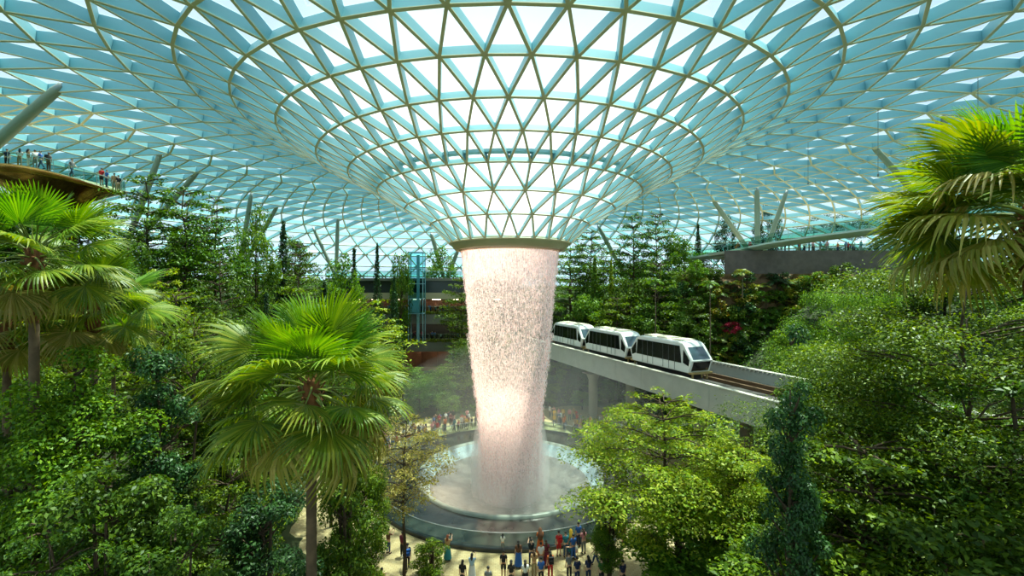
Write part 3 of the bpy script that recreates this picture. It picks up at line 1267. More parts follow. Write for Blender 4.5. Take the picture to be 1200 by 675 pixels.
# thin cables that hang from the shell
m_cable = mat('cable_steel', (120, 128, 128), 0.4, metal=0.5)
for px, py0, py1, d, lb in ((947, 160, 215, 56, 'thin vertical steel cable hanging below the roof above the footbridge'),
                            (1029, 118, 205, 40, 'thin vertical steel cable near the leaning column left of the palm'),
                            (1146, 82, 150, 30, 'thin vertical steel cable over the big fan palm')):
    top = roof_hit(px, py0)
    d = top.y
    bot = at(px, py1, d)
    o = MB()
    o.tube([top, bot], 0.025, 6)
    o.ball((bot.x, bot.y, bot.z), (0.08, 0.08, 0.16), 8)
    tag(o.build('hanging_cable', m_cable), lb, 'cable')
# ------------------------------------------------------------------ foliage
LM = {
    'canopy': leaf_mat('leaf_canopy', [(44, 84, 14), (84, 126, 22), (142, 172, 40)], 0.38, 0.4),
    'bright': leaf_mat('leaf_bright', [(50, 84, 16), (84, 122, 22), (132, 160, 38)], 0.42),
    'yellow': leaf_mat('leaf_yellow', [(88, 130, 24), (132, 162, 38), (180, 188, 66)], 0.42),
    'mid': leaf_mat('leaf_mid', [(50, 90, 26), (84, 126, 34), (122, 154, 46)], 0.36),
    'dark': leaf_mat('leaf_dark', [(26, 58, 28), (42, 80, 36), (66, 104, 46)], 0.25, 0.35),
    'deep': leaf_mat('leaf_deep', [(40, 78, 22), (66, 106, 28), (100, 136, 38)], 0.34),
    'croton': leaf_mat('leaf_croton', [(60, 100, 24), (110, 128, 28), (192, 170, 44)], 0.3),
    'red': leaf_mat('leaf_red', [(170, 40, 34), (196, 64, 48), (120, 60, 34)], 0.3),
    'pale': leaf_mat('leaf_pale', [(124, 140, 50), (190, 186, 84), (220, 212, 124)], 0.42),
}
m_bark = mat('bark_brown', (74, 58, 40), 0.9, var=0.35, scale=5, bump=0.4)
m_barkl = mat('bark_grey', (116, 100, 78), 0.9, var=0.3, scale=5, bump=0.3)


def leaves(C, NRM, size, asp=0.5):
    """diamond leaves at points C facing NRM"""
    n = len(C)
    size = np.broadcast_to(size, (n,)) * RNG.uniform(0.7, 1.3, n)
    NRM = NRM / (np.linalg.norm(NRM, axis=1, keepdims=True) + 1e-9)
    t = RNG.normal(0, 1, (n, 3))
    t -= NRM * np.sum(t * NRM, axis=1, keepdims=True)
    t /= np.linalg.norm(t, axis=1, keepdims=True) + 1e-9
    b = np.cross(NRM, t)
    L_ = (size / 2)[:, None]
    W_ = (size * asp / 2)[:, None]
    sag = NRM * L_ * 0.25
    return np.stack([C - t * L_ - sag, C + b * W_, C + t * L_ - sag, C - b * W_], 1)


def unit(v):
    return v / (np.linalg.norm(v, axis=-1, keepdims=True) + 1e-9)


def layered(h, w, tiers, n, leaf, seed, z0=0.3, top=0.35, belly=0.55, flat=0.16, nb=(5, 8), trunk=None, tilt=0.10, gap=1.0, jit=0.5):
    """tree with flat tiers of leaves on near level branches"""
    rnd = random.Random(seed)
    tk = MB()
    tr_ = trunk or 0.011 * h + 0.05
    pts = [Vector((rnd.uniform(-.02, .02) * h * t, rnd.uniform(-.02, .02) * h * t, h * .97 * t)) for t in [i / 8 for i in range(9)]]
    tk.tube(pts, [tr_ * (1 - 0.85 * i / 8) + 0.01 for i in range(9)], 8)
    pads = []
    for k in range(tiers):
        f = k / max(1, tiers - 1)
        zt = h * (z0 + (0.96 - z0) * f)
        # crown outline: widest at 'belly'
        if f < belly:
            wf = 0.62 + 0.38 * (f / belly)
        else:
            wf = 1 - (1 - top) * ((f - belly) / (1 - belly)) ** 1.4
        m = rnd.randint(*nb)
        a0 = rnd.uniform(0, 6.28)
        for j in range(m):
            a = a0 + 6.283 * j / m + rnd.uniform(-.35, .35)
            L_ = w / 2 * wf * rnd.uniform(0.72, 1.08)
            zz_ = zt + rnd.uniform(-.5, .5) * h * (0.66 - z0 * .5) / tiers * jit
            base = Vector((0, 0, zz_ - L_ * tilt))
            end = Vector((math.cos(a) * L_, math.sin(a) * L_, zz_ + L_ * tilt * .8))
            mid = base.lerp(end, .5) + Vector((rnd.uniform(-.04, .04) * L_, rnd.uniform(-.04, .04) * L_, L_ * .05))
            tk.tube([base, mid, end], [tr_ * .42 * (1 - .6 * f), tr_ * .22, tr_ * .06], 5, cap=False)
            for q in range(rnd.randint(3, 5)):
                t = rnd.uniform(.35, 1.0)
                a2 = a + rnd.choice((-1, 1)) * rnd.uniform(.3, .9)
                l2 = L_ * rnd.uniform(.18, .4)
                p0 = base.lerp(end, t)
                p1 = p0 + Vector((math.cos(a2) * l2, math.sin(a2) * l2, l2 * rnd.uniform(0, .2)))
                pads.append((p1, l2 * rnd.uniform(.7, 1.2) * gap))
                if w > 3.5:
                    tk.tube([p0, p1], [tr_ * .1, tr_ * .04], 4, cap=False)
            pads.append((end, L_ * .22 * gap))
            pads.append((base.lerp(end, .68), L_ * .2 * gap))
    P = np.array([tuple(p) for p, r in pads])
    R = np.array([r for p, r in pads])
    pr = R ** 2 / np.sum(R ** 2)
    idx_ = RNG.choice(len(P), n, p=pr)
    rad_ = R[idx_] * np.sqrt(RNG.random(n))
    aa = RNG.random(n) * 2 * PI
    C = P[idx_] + np.stack([rad_ * np.cos(aa), rad_ * np.sin(aa), (RNG.normal(0, flat, n) * R[idx_] - 0.25 * rad_ ** 2 / R[idx_])], 1)
    nr = unit(np.stack([RNG.normal(0, .45, n) + .35 * np.cos(aa), RNG.normal(0, .45, n) + .35 * np.sin(aa), np.ones(n)], 1))
    return tk, leaves(C, nr, leaf)


def bushy(h, w, n, leaf, seed, z0=0.35, clumps=60, trunk=None, stems=1, rag=0.25):
    """broad leaved tree or bush made of rounded clumps"""
    rnd = random.Random(seed)
    tk = MB()
    tr_ = trunk or 0.012 * h + 0.05
    for s_ in range(stems):
        ox, oy = (rnd.uniform(-.12, .12) * w, rnd.uniform(-.12, .12) * w) if stems > 1 else (0, 0)
        tk.tube([Vector((ox * t * 2, oy * t * 2, h * .9 * t)) for t in (0, .25, .5, .75, 1)], [tr_, tr_ * .85, tr_ * .65, tr_ * .4, tr_ * .1], 7)
    P, R = [], []
    zc, hz_ = h * (1 + z0) / 2, h * (1 - z0) / 2
    for k in range(clumps):
        u = rnd.uniform(-1, 1)
        a = rnd.uniform(0, 6.283)
        rr2 = rnd.uniform(.55, 1.0) ** .5 * (1 + rnd.uniform(-rag, rag))
        s2 = math.sqrt(max(0, 1 - u * u))
        p = Vector((w / 2 * .8 * s2 * math.cos(a) * rr2, w / 2 * .8 * s2 * math.sin(a) * rr2, zc + hz_ * .85 * u * rr2))
        r = w * rnd.uniform(.09, .17)
        P.append(tuple(p))
        R.append(r)
        if w > 2.0:
            st = Vector((0, 0, max(h * z0 * .8, p.z - (abs(p.x) + abs(p.y)) * .7)))
            tk.tube([st, st.lerp(p, .5) + Vector((0, 0, -.03 * w)), p], [tr_ * .3, tr_ * .18, tr_ * .05], 4, cap=False)
    P, R = np.array(P), np.array(R)
    idx_ = RNG.choice(len(P), n, p=R ** 2 / np.sum(R ** 2))
    dirs = unit(RNG.normal(0, 1, (n, 3)) + np.array([0, 0, .35]))
    rad_ = R[idx_] * (0.55 + 0.55 * RNG.random(n))
    C = P[idx_] + dirs * rad_[:, None] * np.array([1.15, 1.15, .8])
    nr = unit(dirs * .8 + np.array([0, 0, .6]) + RNG.normal(0, .5, (n, 3)))
    return tk, leaves(C, nr, leaf)


def conic(h, w, n, leaf, seed, z0=0.12, droop=-0.12, power=0.9, tiers=22):
    """narrow pointed tree with short drooping branches"""
    rnd = random.Random(seed)
    tk = MB()
    tr_ = .008 * h + .05
    tk.tube([(0, 0, h * t) for t in (0, .3, .6, .9, 1)], [tr_, tr_ * .8, tr_ * .5, tr_ * .15, .01], 7)
    P, R = [], []
    for k in range(tiers):
        f = k / (tiers - 1)
        zt = h * (z0 + (.98 - z0) * f)
        L0 = w / 2 * max(.06, (1 - f) ** power) * (0.75 if f < .06 else 1)
        m = rnd.randint(5, 8)
        a0 = rnd.uniform(0, 6.28)
        for j in range(m):
            a = a0 + 6.283 * j / m + rnd.uniform(-.3, .3)
            L_ = L0 * rnd.uniform(.7, 1.15)
            e = Vector((math.cos(a) * L_, math.sin(a) * L_, zt + L_ * droop))
            tk.tube([(0, 0, zt), e], [tr_ * .2, tr_ * .04], 4, cap=False)
            for t in (.45, .7, .95):
                P.append((e.x * t, e.y * t, zt + L_ * droop * t))
                R.append(max(.05 * w, L_ * .27))
    P, R = np.array(P), np.array(R)
    idx_ = RNG.choice(len(P), n, p=R ** 2 / np.sum(R ** 2))
    d = unit(RNG.normal(0, 1, (n, 3)))
    C = P[idx_] + d * (R[idx_] * np.cbrt(RNG.random(n)))[:, None] * np.array([1.1, 1.1, 1.3])
    nr = unit(d + np.array([0, 0, .8]) + RNG.normal(0, .4, (n, 3)))
    return tk, leaves(C, nr, leaf)


def fronds_plant(h, w, n, leafn, seed):
    """fern-like plant: arching fronds with side leaflets"""
    rnd = random.Random(seed)
    tk = MB()
    Q_ = []
    tk.tube([(0, 0, 0), (0, 0, h * .35)], [.06, .04], 6)
    for k in range(n):
        a = 2.399 * k
        el = rnd.uniform(.35, 1.25)
        L_ = w / 2 * rnd.uniform(.8, 1.15)
        pts = []
        for t in [i / 8 for i in range(9)]:
            r = L_ * t * math.cos(el * (1 - .2 * t))
            z = h * .35 + L_ * t * math.sin(el) - L_ * .75 * t * t
            pts.append(Vector((r * math.cos(a), r * math.sin(a), z)))
        tk.tube(pts, [.018] * 9, 4, cap=False)
        for i in range(leafn):
            t = .15 + .85 * i / leafn
            x = t * 8
            i0 = min(7, int(x))
            p = pts[i0].lerp(pts[i0 + 1], x - i0)
            d = (pts[i0 + 1] - pts[i0]).normalized()
            s_ = d.cross(Vector((0, 0, 1))).normalized()
            ll = L_ * .32 * math.sin(PI * min(.97, t * .9 + .08))
            for sg in (-1, 1):
                e = p + (s_ * sg + d * .55).normalized() * ll + Vector((0, 0, -ll * .25))
                m_ = p.lerp(e, .45)
                wv = d * ll * .13
                Q_.append((p, m_ + wv, e, m_ - wv))
    return tk, np.array([[tuple(v) for v in q] for q in Q_])


TREES = {}


def proto(key, tk, lv, lmat, bark=None):
    TREES[key] = (tk.mesh('trunk', True), quads('foliage', lv), lmat, bark or m_bark)
    TREES[key][0].materials.append(TREES[key][3])
    TREES[key][1].materials.append(LM[lmat])


def plant(key, name, loc, sx, sz, rz, label, cat, group=None, leafmat=None):
    tm, fm, lm, bk = TREES[key]
    r = empty(name, loc, rz)
    r.scale = (sx, sx, sz)
    a = link('trunk', tm, None, r)
    b = link('foliage', fm, None, r)
    if leafmat:
        b.material_slots[0].link = 'OBJECT'
        b.material_slots[0].material = LM[leafmat]
    tag(r, label, cat, group)
    return r


SIZE = {}


def P_(key, h, w, *a):
    SIZE[key] = (h, w)


# shared models for the middle distance and the back (about 12 m tall)
for i in range(3):
    proto('lay%d' % i, *layered(12, 6.5, 9 + i, 5200, .27, 10 + i, z0=.32 + .05 * i, top=.4, belly=.4, flat=.12), 'mid'); SIZE['lay%d' % i] = (12, 6.5)
for i in range(2):
    proto('umb%d' % i, *layered(12, 9, 5, 5200, .25, 20 + i, z0=.66, top=.55, belly=.5, flat=.10, tilt=.18), 'mid'); SIZE['umb%d' % i] = (12, 9)
for i in range(3):
    proto('bus%d' % i, *bushy(10, 6, 5600, .28, 30 + i, z0=.22, clumps=46), 'mid'); SIZE['bus%d' % i] = (10, 6)
for i in range(2):
    proto('con%d' % i, *conic(13, 4.0, 8500, .26, 40 + i, tiers=34), 'dark'); SIZE['con%d' % i] = (13, 4.0)
for i in range(2):
    proto('shr%d' % i, *bushy(2.2, 2.6, 900, .22, 50 + i, z0=.08, clumps=18, stems=4), 'mid'); SIZE['shr%d' % i] = (2.2, 2.6)
for i in range(2):
    proto('frn%d' % i, *fronds_plant(2.0, 3.2, 13, 16, 60 + i), 'mid'); SIZE['frn%d' % i] = (2.0, 3.2)


def T(key, name, px, py, wpx, d, label, cat='tree', group=None, lm=None, rz=None, base=None, dy=0):
    """crown top at pixel (px,py), crown width wpx, at distance d"""
    p = at(px, py, d)
    z0 = gz(p.x, p.y) - 0.15 if base is None else base
    h, w = SIZE[key]
    return plant(key, name, (p.x, p.y, z0), wpx / F * d / w, (p.z - z0) / h, random.uniform(0, 6.28) if rz is None else rz, label, cat, group, lm)


# --- trees of their own on the near left and right
proto('big_right', *layered(17, 11.0, 9, 190000, .125, 101, z0=.28, top=.62, belly=.45, flat=.12, nb=(9, 12), trunk=.17, gap=1.2), 'canopy'); SIZE['big_right'] = (17, 11.0)
proto('gold', *layered(11, 8.5, 8, 34000, .16, 102, z0=.40, top=.35, belly=.3, flat=.10, nb=(6, 9), trunk=.14), 'yellow', m_bark); SIZE['gold'] = (11, 8.5)
proto('bright_left', *bushy(14, 4.6, 30000, .15, 103, z0=.18, clumps=90), 'bright'); SIZE['bright_left'] = (14, 4.6)
proto('dark_left', *bushy(13, 3.2, 16000, .16, 104, z0=.12, clumps=70), 'dark'); SIZE['dark_left'] = (13, 3.2)
proto('dark_column', *bushy(13, 2.4, 22000, .13, 105, z0=.05, clumps=110, rag=.35), 'dark'); SIZE['dark_column'] = (13, 2.4)
proto('sparse', *layered(9, 4.6, 7, 6500, .14, 106, z0=.52, top=.5, belly=.45, flat=.2, nb=(5, 7), trunk=.10, gap=1.1), 'pale', m_bark); SIZE['sparse'] = (9, 4.6)
proto('leafy', *bushy(11, 4.2, 20000, .17, 107, z0=.1, clumps=80, stems=3), 'deep'); SIZE['leafy'] = (11, 4.2)
proto('leafy_lay', *layered(11, 6, 8, 34000, .16, 108, z0=.2, top=.45, belly=.4, flat=.14), 'deep'); SIZE['leafy_lay'] = (11, 6)
proto('small_bush', *bushy(2.8, 2.1, 3400, .14, 109, z0=.05, clumps=34, stems=4), 'bright'); SIZE['small_bush'] = (2.8, 2.1)

T('big_right', 'layered_tree', 1135, 306, 330, 15.0, 'huge bright green layered tree under the big fan palm', rz=.4)
T('leafy_lay', 'layered_tree', 1185, 430, 260, 12.5, 'shaded layered tree below the huge tree with brown trunk showing', rz=1.0)
T('leafy_lay', 'layered_tree', 1015, 505, 270, 13.5, 'low layered tree with lit leaf plates under the huge layered tree', lm='bright')
T('leafy', 'broadleaf_tree', 1120, 570, 240, 11.0, 'dark leafy undergrowth tree at the foot of the huge layered tree', rz=.8)
T('leafy', 'broadleaf_tree', 985, 590, 150, 15, 'leafy bush between the dark columnar tree and the huge tree', rz=2.8)
T('big_right', 'layered_tree', 1000, 335, 130, 21.0, 'bright flat topped tree left behind the huge layered tree', rz=2.5)
T('leafy', 'broadleaf_tree', 985, 425, 150, 19.0, 'green leafy tree right of the dark columnar tree hiding the guideway', lm='bright', rz=3.3)
T('leafy_lay', 'layered_tree', 1085, 435, 190, 17.5, 'layered tree in shade behind the trunk of the huge tree', rz=2.9)
T('dark_column', 'columnar_tree', 926, 392, 76, 12.2, 'dark narrow columnar tree in front of the guideway end')
T('gold', 'layered_tree', 778, 460, 205, 26.0, 'yellow green layered tree spreading right of the pool', rz=.3)
T('gold', 'layered_tree', 872, 512, 130, 24.0, 'smaller yellow green tree beside the dark columnar tree', rz=1.9)
T('leafy', 'broadleaf_tree', 800, 560, 130, 24.5, 'green leafy tree under the yellow green layered tree', lm='mid', rz=1.2)
T('leafy', 'broadleaf_tree', 868, 590, 100, 21.5, 'leafy bush at the foot of the dark columnar tree', lm='bright', rz=2.2)
T('leafy', 'broadleaf_tree', 714, 572, 46, 27.5, 'slim leafy tree among visitors at the right pool edge', lm='mid', rz=.2)
T('bright_left', 'broadleaf_tree', 88, 392, 152, 15.5, 'bright bushy tree below the tall left fan palm')
T('dark_left', 'broadleaf_tree', 186, 382, 86, 17.5, 'dark glossy tree between the bright bushy tree and centre palm')
T('umb0', 'umbrella_tree', 228, 362, 112, 25.0, 'umbrella shaped tree with forked trunk behind the dark glossy tree', lm='mid')
T('leafy', 'broadleaf_tree', 130, 522, 150, 13.5, 'sunlit leafy bush low beneath the bright bushy tree', rz=.5)
T('leafy', 'broadleaf_tree', 30, 470, 130, 16.5, 'shaded leafy tree at the far left under the palms', rz=1.7)
T('leafy_lay', 'layered_tree', 268, 520, 120, 19.0, 'layered bush left of the centre palm trunk', lm='bright')
T('leafy', 'broadleaf_tree', 310, 560, 105, 16.5, 'dark leafy bush just left of the centre palm trunk', rz=3.0, lm='dark')
T('leafy', 'broadleaf_tree', 405, 480, 80, 19.5, 'green leafy tree right behind the centre palm trunk', rz=2.1, lm='mid')
T('bright_left', 'broadleaf_tree', 425, 520, 62, 22.0, 'bright leafy tree between the centre palm and the pool', rz=2.4)
T('leafy', 'broadleaf_tree', 205, 590, 130, 13.0, 'dark bush in shade at the lower left', rz=4.2)
T('leafy_lay', 'layered_tree', 60, 600, 150, 12.0, 'shaded layered bush in the lower left corner', rz=4.2)
T('sparse', 'sparse_tree', 474, 484, 92, 27.0, 'thin sparse yellowish tree standing left of the pool')
T('small_bush', 'young_bush', 506, 632, 42, 28.3, 'small bright bush growing on the plaza before the pool')

# --- left slope
LS = [
    ('lay0', 172, 203, 90, 45, 'deep', 'airy layered tree right below the copper viewing deck'),
    ('lay1', 216, 216, 86, 47, 'deep', 'layered tree behind the strongly leaning column'),
    ('lay2', 252, 226, 66, 50, 'deep', 'tall layered tree right of the two leaning columns'),
    ('bus1', 300, 240, 52, 56, 'mid', 'round headed tree beside the slim upright column'),
    ('con0', 332, 258, 40, 60, 'dark', 'dark pointed tree right of the slim upright column'),
    ('lay2', 352, 280, 56, 62, 'deep', 'layered tree left of the thin column leaning left'),
    ('con1', 312, 342, 40, 42, 'dark', 'blue green cone shaped tree in the middle of the left slope'),
    ('lay1', 190, 310, 62, 36, 'yellow', 'yellow green layered tree above the umbrella tree'),
    ('lay0', 205, 338, 120, 31, 'bright', 'bright layered tree directly behind the umbrella tree'),
    ('lay2', 258, 300, 70, 44, 'deep', 'dense layered tree in the middle of the left slope'),
    ('bus0', 150, 270, 60, 40, 'deep', 'shaded round tree behind the left fan palm'),
    ('bus2', 268, 372, 60, 35, 'mid', 'rounded tree to the left behind the centre palm'),
    ('lay0', 350, 318, 74, 50, 'bright', 'sunny layered tree above the centre palm'),
    ('lay1', 425, 348, 96, 58, 'yellow', 'sunlit yellow green layered tree left of the balconies'),
    ('bus1', 400, 300, 60, 66, 'mid', 'round tree right of the thin upright column'),
    ('con0', 442, 284, 26, 78, 'dark', 'slender dark tree left of the glass lift'),
    ('bus0', 470, 286, 32, 82, 'mid', 'small round tree on the terrace beside the glass lift'),
    ('con1', 415, 290, 30, 72, 'dark', 'dark spire tree two trees left of the glass lift'),
    ('bus2', 440, 388, 46, 62, 'bright', 'bright round tree below the lower balcony'),
    ('lay2', 472, 424, 56, 66, 'mid', 'layered tree in front of the lower balcony'),
    ('bus0', 440, 405, 70, 46, 'yellow', 'yellowish tree right behind the centre palm fans'),
    ('con0', 380, 330, 40, 58, 'dark', 'dark pointed tree behind the centre palm'),
    ('bus1', 330, 385, 60, 40, 'deep', 'green tree hidden behind the centre palm fans'),
    ('lay0', 295, 400, 60, 33, 'mid', 'layered tree just left of the centre palm crown'),
    ('con1', 462, 322, 26, 76, 'dark', 'small dark cone tree at the left end of the balconies'),
    ('umb1', 388, 410, 90, 34, 'mid', 'spreading tree behind the right side of centre palm'),
]
for k, px, py, w, d, lm, lb in LS:
    T(k, {'lay': 'layered_tree', 'bus': 'round_tree', 'con': 'conical_tree', 'umb': 'umbrella_tree'}[k[:3]], px, py, w, d, lb, lm=lm)

# --- behind the waterfall and to its right
RS = [
    ('lay1', 541, 322, 46, 80, 'mid', 'tiered tree in front of the balconies left of the waterfall'),
    ('lay2', 530, 424, 54, 68, 'bright', 'bright layered tree on the bank left of the waterfall'),
    ('bus0', 548, 392, 40, 70, 'mid', 'green tree touching the left edge of the waterfall'),
    ('bus1', 515, 290, 50, 94, 'mid', 'round tree on the roof garden behind the leaning column'),
    ('lay0', 668, 278, 60, 84, 'mid', 'layered tree touching the right edge of the waterfall'),
    ('lay2', 692, 266, 50, 82, 'deep', 'layered tree before the leaning column right of the waterfall'),
    ('lay0', 716, 290, 50, 78, 'mid', 'broad layered tree right of the waterfall below two tall ones'),
    ('lay1', 742, 248, 50, 78, 'deep', 'left one of two tall twin layered trees'),
    ('lay2', 770, 246, 48, 76, 'deep', 'right one of two tall twin layered trees'),
    ('bus2', 796, 272, 46, 74, 'mid', 'round tree right of the twin tall trees'),
    ('con1', 697, 300, 30, 76, 'mid', 'green cone tree on the slope above the train'),
    ('con0', 716, 305, 26, 74, 'yellow', 'yellow green cone tree on the slope above the train'),
    ('bus0', 740, 318, 56, 71, 'deep', 'dense round tree above the middle train car'),
    ('lay1', 772, 305, 56, 70, 'mid', 'layered tree below the near end of the footbridge'),
    ('bus1', 800, 338, 48, 69, 'deep', 'dark round tree under the left end of the footbridge'),
    ('lay0', 670, 325, 50, 78, 'mid', 'shaded layered tree above the tunnel mouth'),
    ('bus2', 692, 345, 54, 74, 'mid', 'round tree just above the tunnel mouth'),
    ('lay2', 722, 345, 60, 70, 'bright', 'layered tree above the gap between train cars'),
    ('bus1', 755, 352, 60, 68, 'deep', 'round tree above the front train car'),
    ('bus0', 690, 322, 44, 79, 'deep', 'dark tree between waterfall and cone trees'),
    ('lay0', 812, 345, 46, 62, 'deep', 'tall layered tree at the left end of the rock wall'),
    ('bus1', 800, 372, 50, 61.5, 'deep', 'round tree just behind the front train car roof'),
    ('lay1', 828, 348, 40, 64, 'dark', 'dark layered tree before the left part of the rock wall'),
    ('con1', 818, 262, 24, 80, 'dark', 'small dark tree at the far end of the footbridge'),
    ('bus1', 850, 254, 28, 84, 'dark', 'rounded tree above the far footbridge rail'),
    ('bus0', 822, 290, 30, 77, 'yellow', 'yellow leafed tree at the far end of the footbridge'),
    ('bus2', 900, 232, 34, 84, 'dark', 'tall dark tree between the footbridge columns'),
    ('bus0', 970, 286, 70, 80, 'dark', 'dark tree behind the crowd on the slate terrace'),
    ('bus1', 1025, 280, 60, 78, 'dark', 'dark tree behind the right end of slate terrace'),
    ('bus2', 880, 296, 50, 80, 'dark', 'dark tree on the terrace behind the footbridge'),
]
for k, px, py, w, d, lm, lb in RS:
    T(k, {'lay': 'layered_tree', 'bus': 'round_tree', 'con': 'conical_tree', 'umb': 'umbrella_tree'}[k[:3]], px, py, w, d, lb, lm=lm)
for px, py, w, d, lb in ((965, 252, 50, 88, 'left flat topped tree far behind the footbridge'), (1000, 250, 44, 88, 'right flat topped tree far behind the footbridge')):
    T('umb0', 'umbrella_tree', px, py, w, d, lb, lm='dark')

# --- forest that fills the slopes: alike trees share a label per stretch
def fill(n, x0, x1, y0, y1, cond, keys, hs, ws, name, label, group, lms):
    c = 0
    tries = 0
    while c < n and tries < 4000:
        tries += 1
        x, y = random.uniform(x0, x1), random.uniform(y0, y1)
        if not cond(x, y):
            continue
        k = random.choice(keys)
        h, w = SIZE[k]
        hh, ww = random.uniform(*hs), random.uniform(*ws)
        plant(k, name, (x, y, gz(x, y) - .15), ww / w, hh / h, random.uniform(0, 6.28), label, 'tree' if hs[0] > 3 else 'shrub', group, random.choice(lms))
        c += 1


def pool_r(x, y):
    return math.hypot(x - PC[0], y - PC[1])


def guide_n(x, y):
    p = Vector((x, y, 0)) - GO
    return p.dot(GN), p.dot(GU)


def off_guide(x, y):
    n, s = guide_n(x, y)
    return not (-3.2 < n < 13.5)


fill(26, -60, -22, 36, 74, lambda x, y: pool_r(x, y) > 25 and x / y < -.33, ['lay0', 'lay1', 'lay2', 'bus0', 'bus1', 'bus2', 'con0'], (8, 12), (4, 6.5), 'forest_tree',
     'forest tree of the dense middle stand on the left slope', 'forest trees on the left slope', ['deep', 'mid', 'dark'])
fill(14, -34, -16, 26, 40, lambda x, y: pool_r(x, y) > 20.5, ['lay0', 'bus0', 'bus1', 'bus2'], (6, 9), (3.5, 5), 'forest_tree',
     'low forest tree at the left edge of the plaza', 'low trees left of the plaza', ['deep', 'mid', 'bright'])
fill(15, -20, 8, 63, 80, lambda x, y: pool_r(x, y) > 21.5 and (x < 3) and not (438 < 600 + 515 * x / y < 530), ['lay0', 'lay2', 'bus0', 'bus1', 'con1'], (6, 10), (3.5, 5), 'forest_tree',
     'forest tree on the bank behind the far crowd', 'forest trees behind the pool', ['deep', 'mid', 'dark'])
fill(24, 8, 32, 66, 88, lambda x, y: off_guide(x, y) and guide_n(x, y)[0] > 0, ['lay0', 'lay1', 'bus0', 'bus1', 'bus2', 'con0'], (8, 12), (4, 6), 'forest_tree',
     'forest tree on the slope above the train', 'forest trees above the train', ['deep', 'mid', 'dark'])
fill(12, 26, 44, 24, 50, lambda x, y: off_guide(x, y) and guide_n(x, y)[0] > 0, ['lay1', 'bus0', 'bus2'], (6, 9), (4, 5.5), 'forest_tree',
     'forest tree between planted wall and the huge layered tree', 'forest trees right of the guideway', ['deep', 'mid', 'bright'])

fill(16, -26, -7, 60, 76, lambda x, y: pool_r(x, y) > 19.5, ['bus0', 'bus1', 'lay2', 'bus2'], (3.2, 5.6), (3, 4.4), 'low_tree',
     'low leafy tree behind the far crowd below the balconies', 'low trees below the balconies', ['mid', 'bright', 'deep'])
fill(20, 3, 22, 66, 84, lambda x, y: pool_r(x, y) > 22, ['bus0', 'bus1', 'bus2'], (3.2, 5.6), (3, 4.6), 'low_tree',
     'low shaded tree under the guideway behind the crowd', 'low trees under the guideway', ['deep', 'mid', 'dark'])

# planting on the rock wall right of the train
wall_bits = []
spots = []
for (zr, n) in ((19.5, 26), (17.2, 30), (14.6, 38), (12.6, 30), (11.0, 38), (9.2, 30), (7.6, 30)):
    for i in range(n):
        spots.append((random.uniform(24.5, 50), zr))
cols = ['croton', 'mid', 'dark', 'mid', 'bright', 'deep', 'deep', 'mid']
wname = {'croton': ('croton_bush', 'yellow leafed croton bush on the planted rock wall', 'yellow crotons on the rock wall'),
         'mid': ('wall_shrub', 'mid green shrub growing on the planted rock wall', 'green shrubs on the rock wall'),
         'dark': ('wall_shrub', 'dark green shrub growing on the planted rock wall', 'dark shrubs on the rock wall'),
         'deep': ('wall_shrub', 'deep green shrub spilling over the planted rock wall', 'deep green shrubs on the rock wall'),
         'bright': ('wall_shrub', 'light green shrub growing on the planted rock wall', 'light shrubs on the rock wall')}
for x, zr in spots:
    lm = random.choice(cols)
    nm, lb, gr = wname[lm]
    z = zr + random.uniform(-.9, .9)
    y = 59.5 + 5.5 * (z - 2) / 18.6 - .5
    k = random.choice(['shr0', 'shr1', 'shr0', 'frn0', 'frn1'])
    if k[:3] == 'frn':
        nm, lb, gr = ('fern_plant', 'arching fern like plant on the planted rock wall, ' + {'croton': 'yellowish', 'mid': 'mid green', 'dark': 'dark', 'deep': 'deep green', 'bright': 'light green'}[lm], 'ferns on the rock wall, ' + lm)
    s_ = random.uniform(.9, 1.45)
    plant(k, nm, (x, y, z - .9), s_, s_ * random.uniform(.8, 1.2), random.uniform(0, 6.28), lb, 'shrub', gr, lm)
plant('shr1', 'red_bush', (at(860, 383, 60).x, 61.2, at(860, 388, 60).z - .6), 1.1, .8, 0, 'single red leafed bush in the middle of the planted wall', 'shrub', None, 'red')
for px, py, pt_, d, lb in ((870, 318, 340, 62, 'small slender palm like tree with yellow tuft on planted wall'), (768, 330, 395, 62, 'thin pale stemmed young tree behind the train nose'),
                           (832, 332, 425, 57, 'tall thin stemmed young tree rising right of the train nose')):
    p = at(px, py, d)
    q = at(px, pt_, d)
    h = p.z - q.z + 1
    o = MB()
    r = empty('young_tree', (q.x, q.y, q.z - 1))
    o.tube([(0, 0, 0), (0.05, 0, h * .5), (0, 0, h)], [.09, .07, .04], 6)
    o.build('trunk', m_barkl, r)
    a = link('foliage', TREES['frn0'][1], None, r, (0, 0, h - .8))
    a.material_slots[0].link = 'OBJECT'
    a.material_slots[0].material = LM['croton' if '870' in str(px) else 'mid']
    tag(r, lb, 'tree')

# understory: scattered leaves close over the soil
n = 90000
ux, uy = RNG.uniform(-62, 62, n * 3), RNG.uniform(4, 100, n * 3)
ur = np.hypot(ux - PC[0], uy - PC[1])
tz = terrain(ux, uy)
ok = (tz > 0.15) & (np.abs(ux) < uy * 1.25 + 3)
gn = (ux - GO.x) * GN.x + (uy - GO.y) * GN.y
ok &= ~((gn > -1) & (gn < 11) & (tz > 6.5))
ux, uy, tz = ux[ok][:n], uy[ok][:n], tz[ok][:n]
Cg = np.stack([ux, uy, tz + RNG.random(len(ux)) ** 2 * 1.1], 1)
ug = link('undergrowth', quads('undergrowth', leaves(Cg, unit(RNG.normal(0, .6, (len(ux), 3)) + np.array([0, -.2, 1])), .42)), LM['deep'])
tag(ug, 'leafy green undergrowth covering the forest slopes', 'undergrowth', kind='stuff')

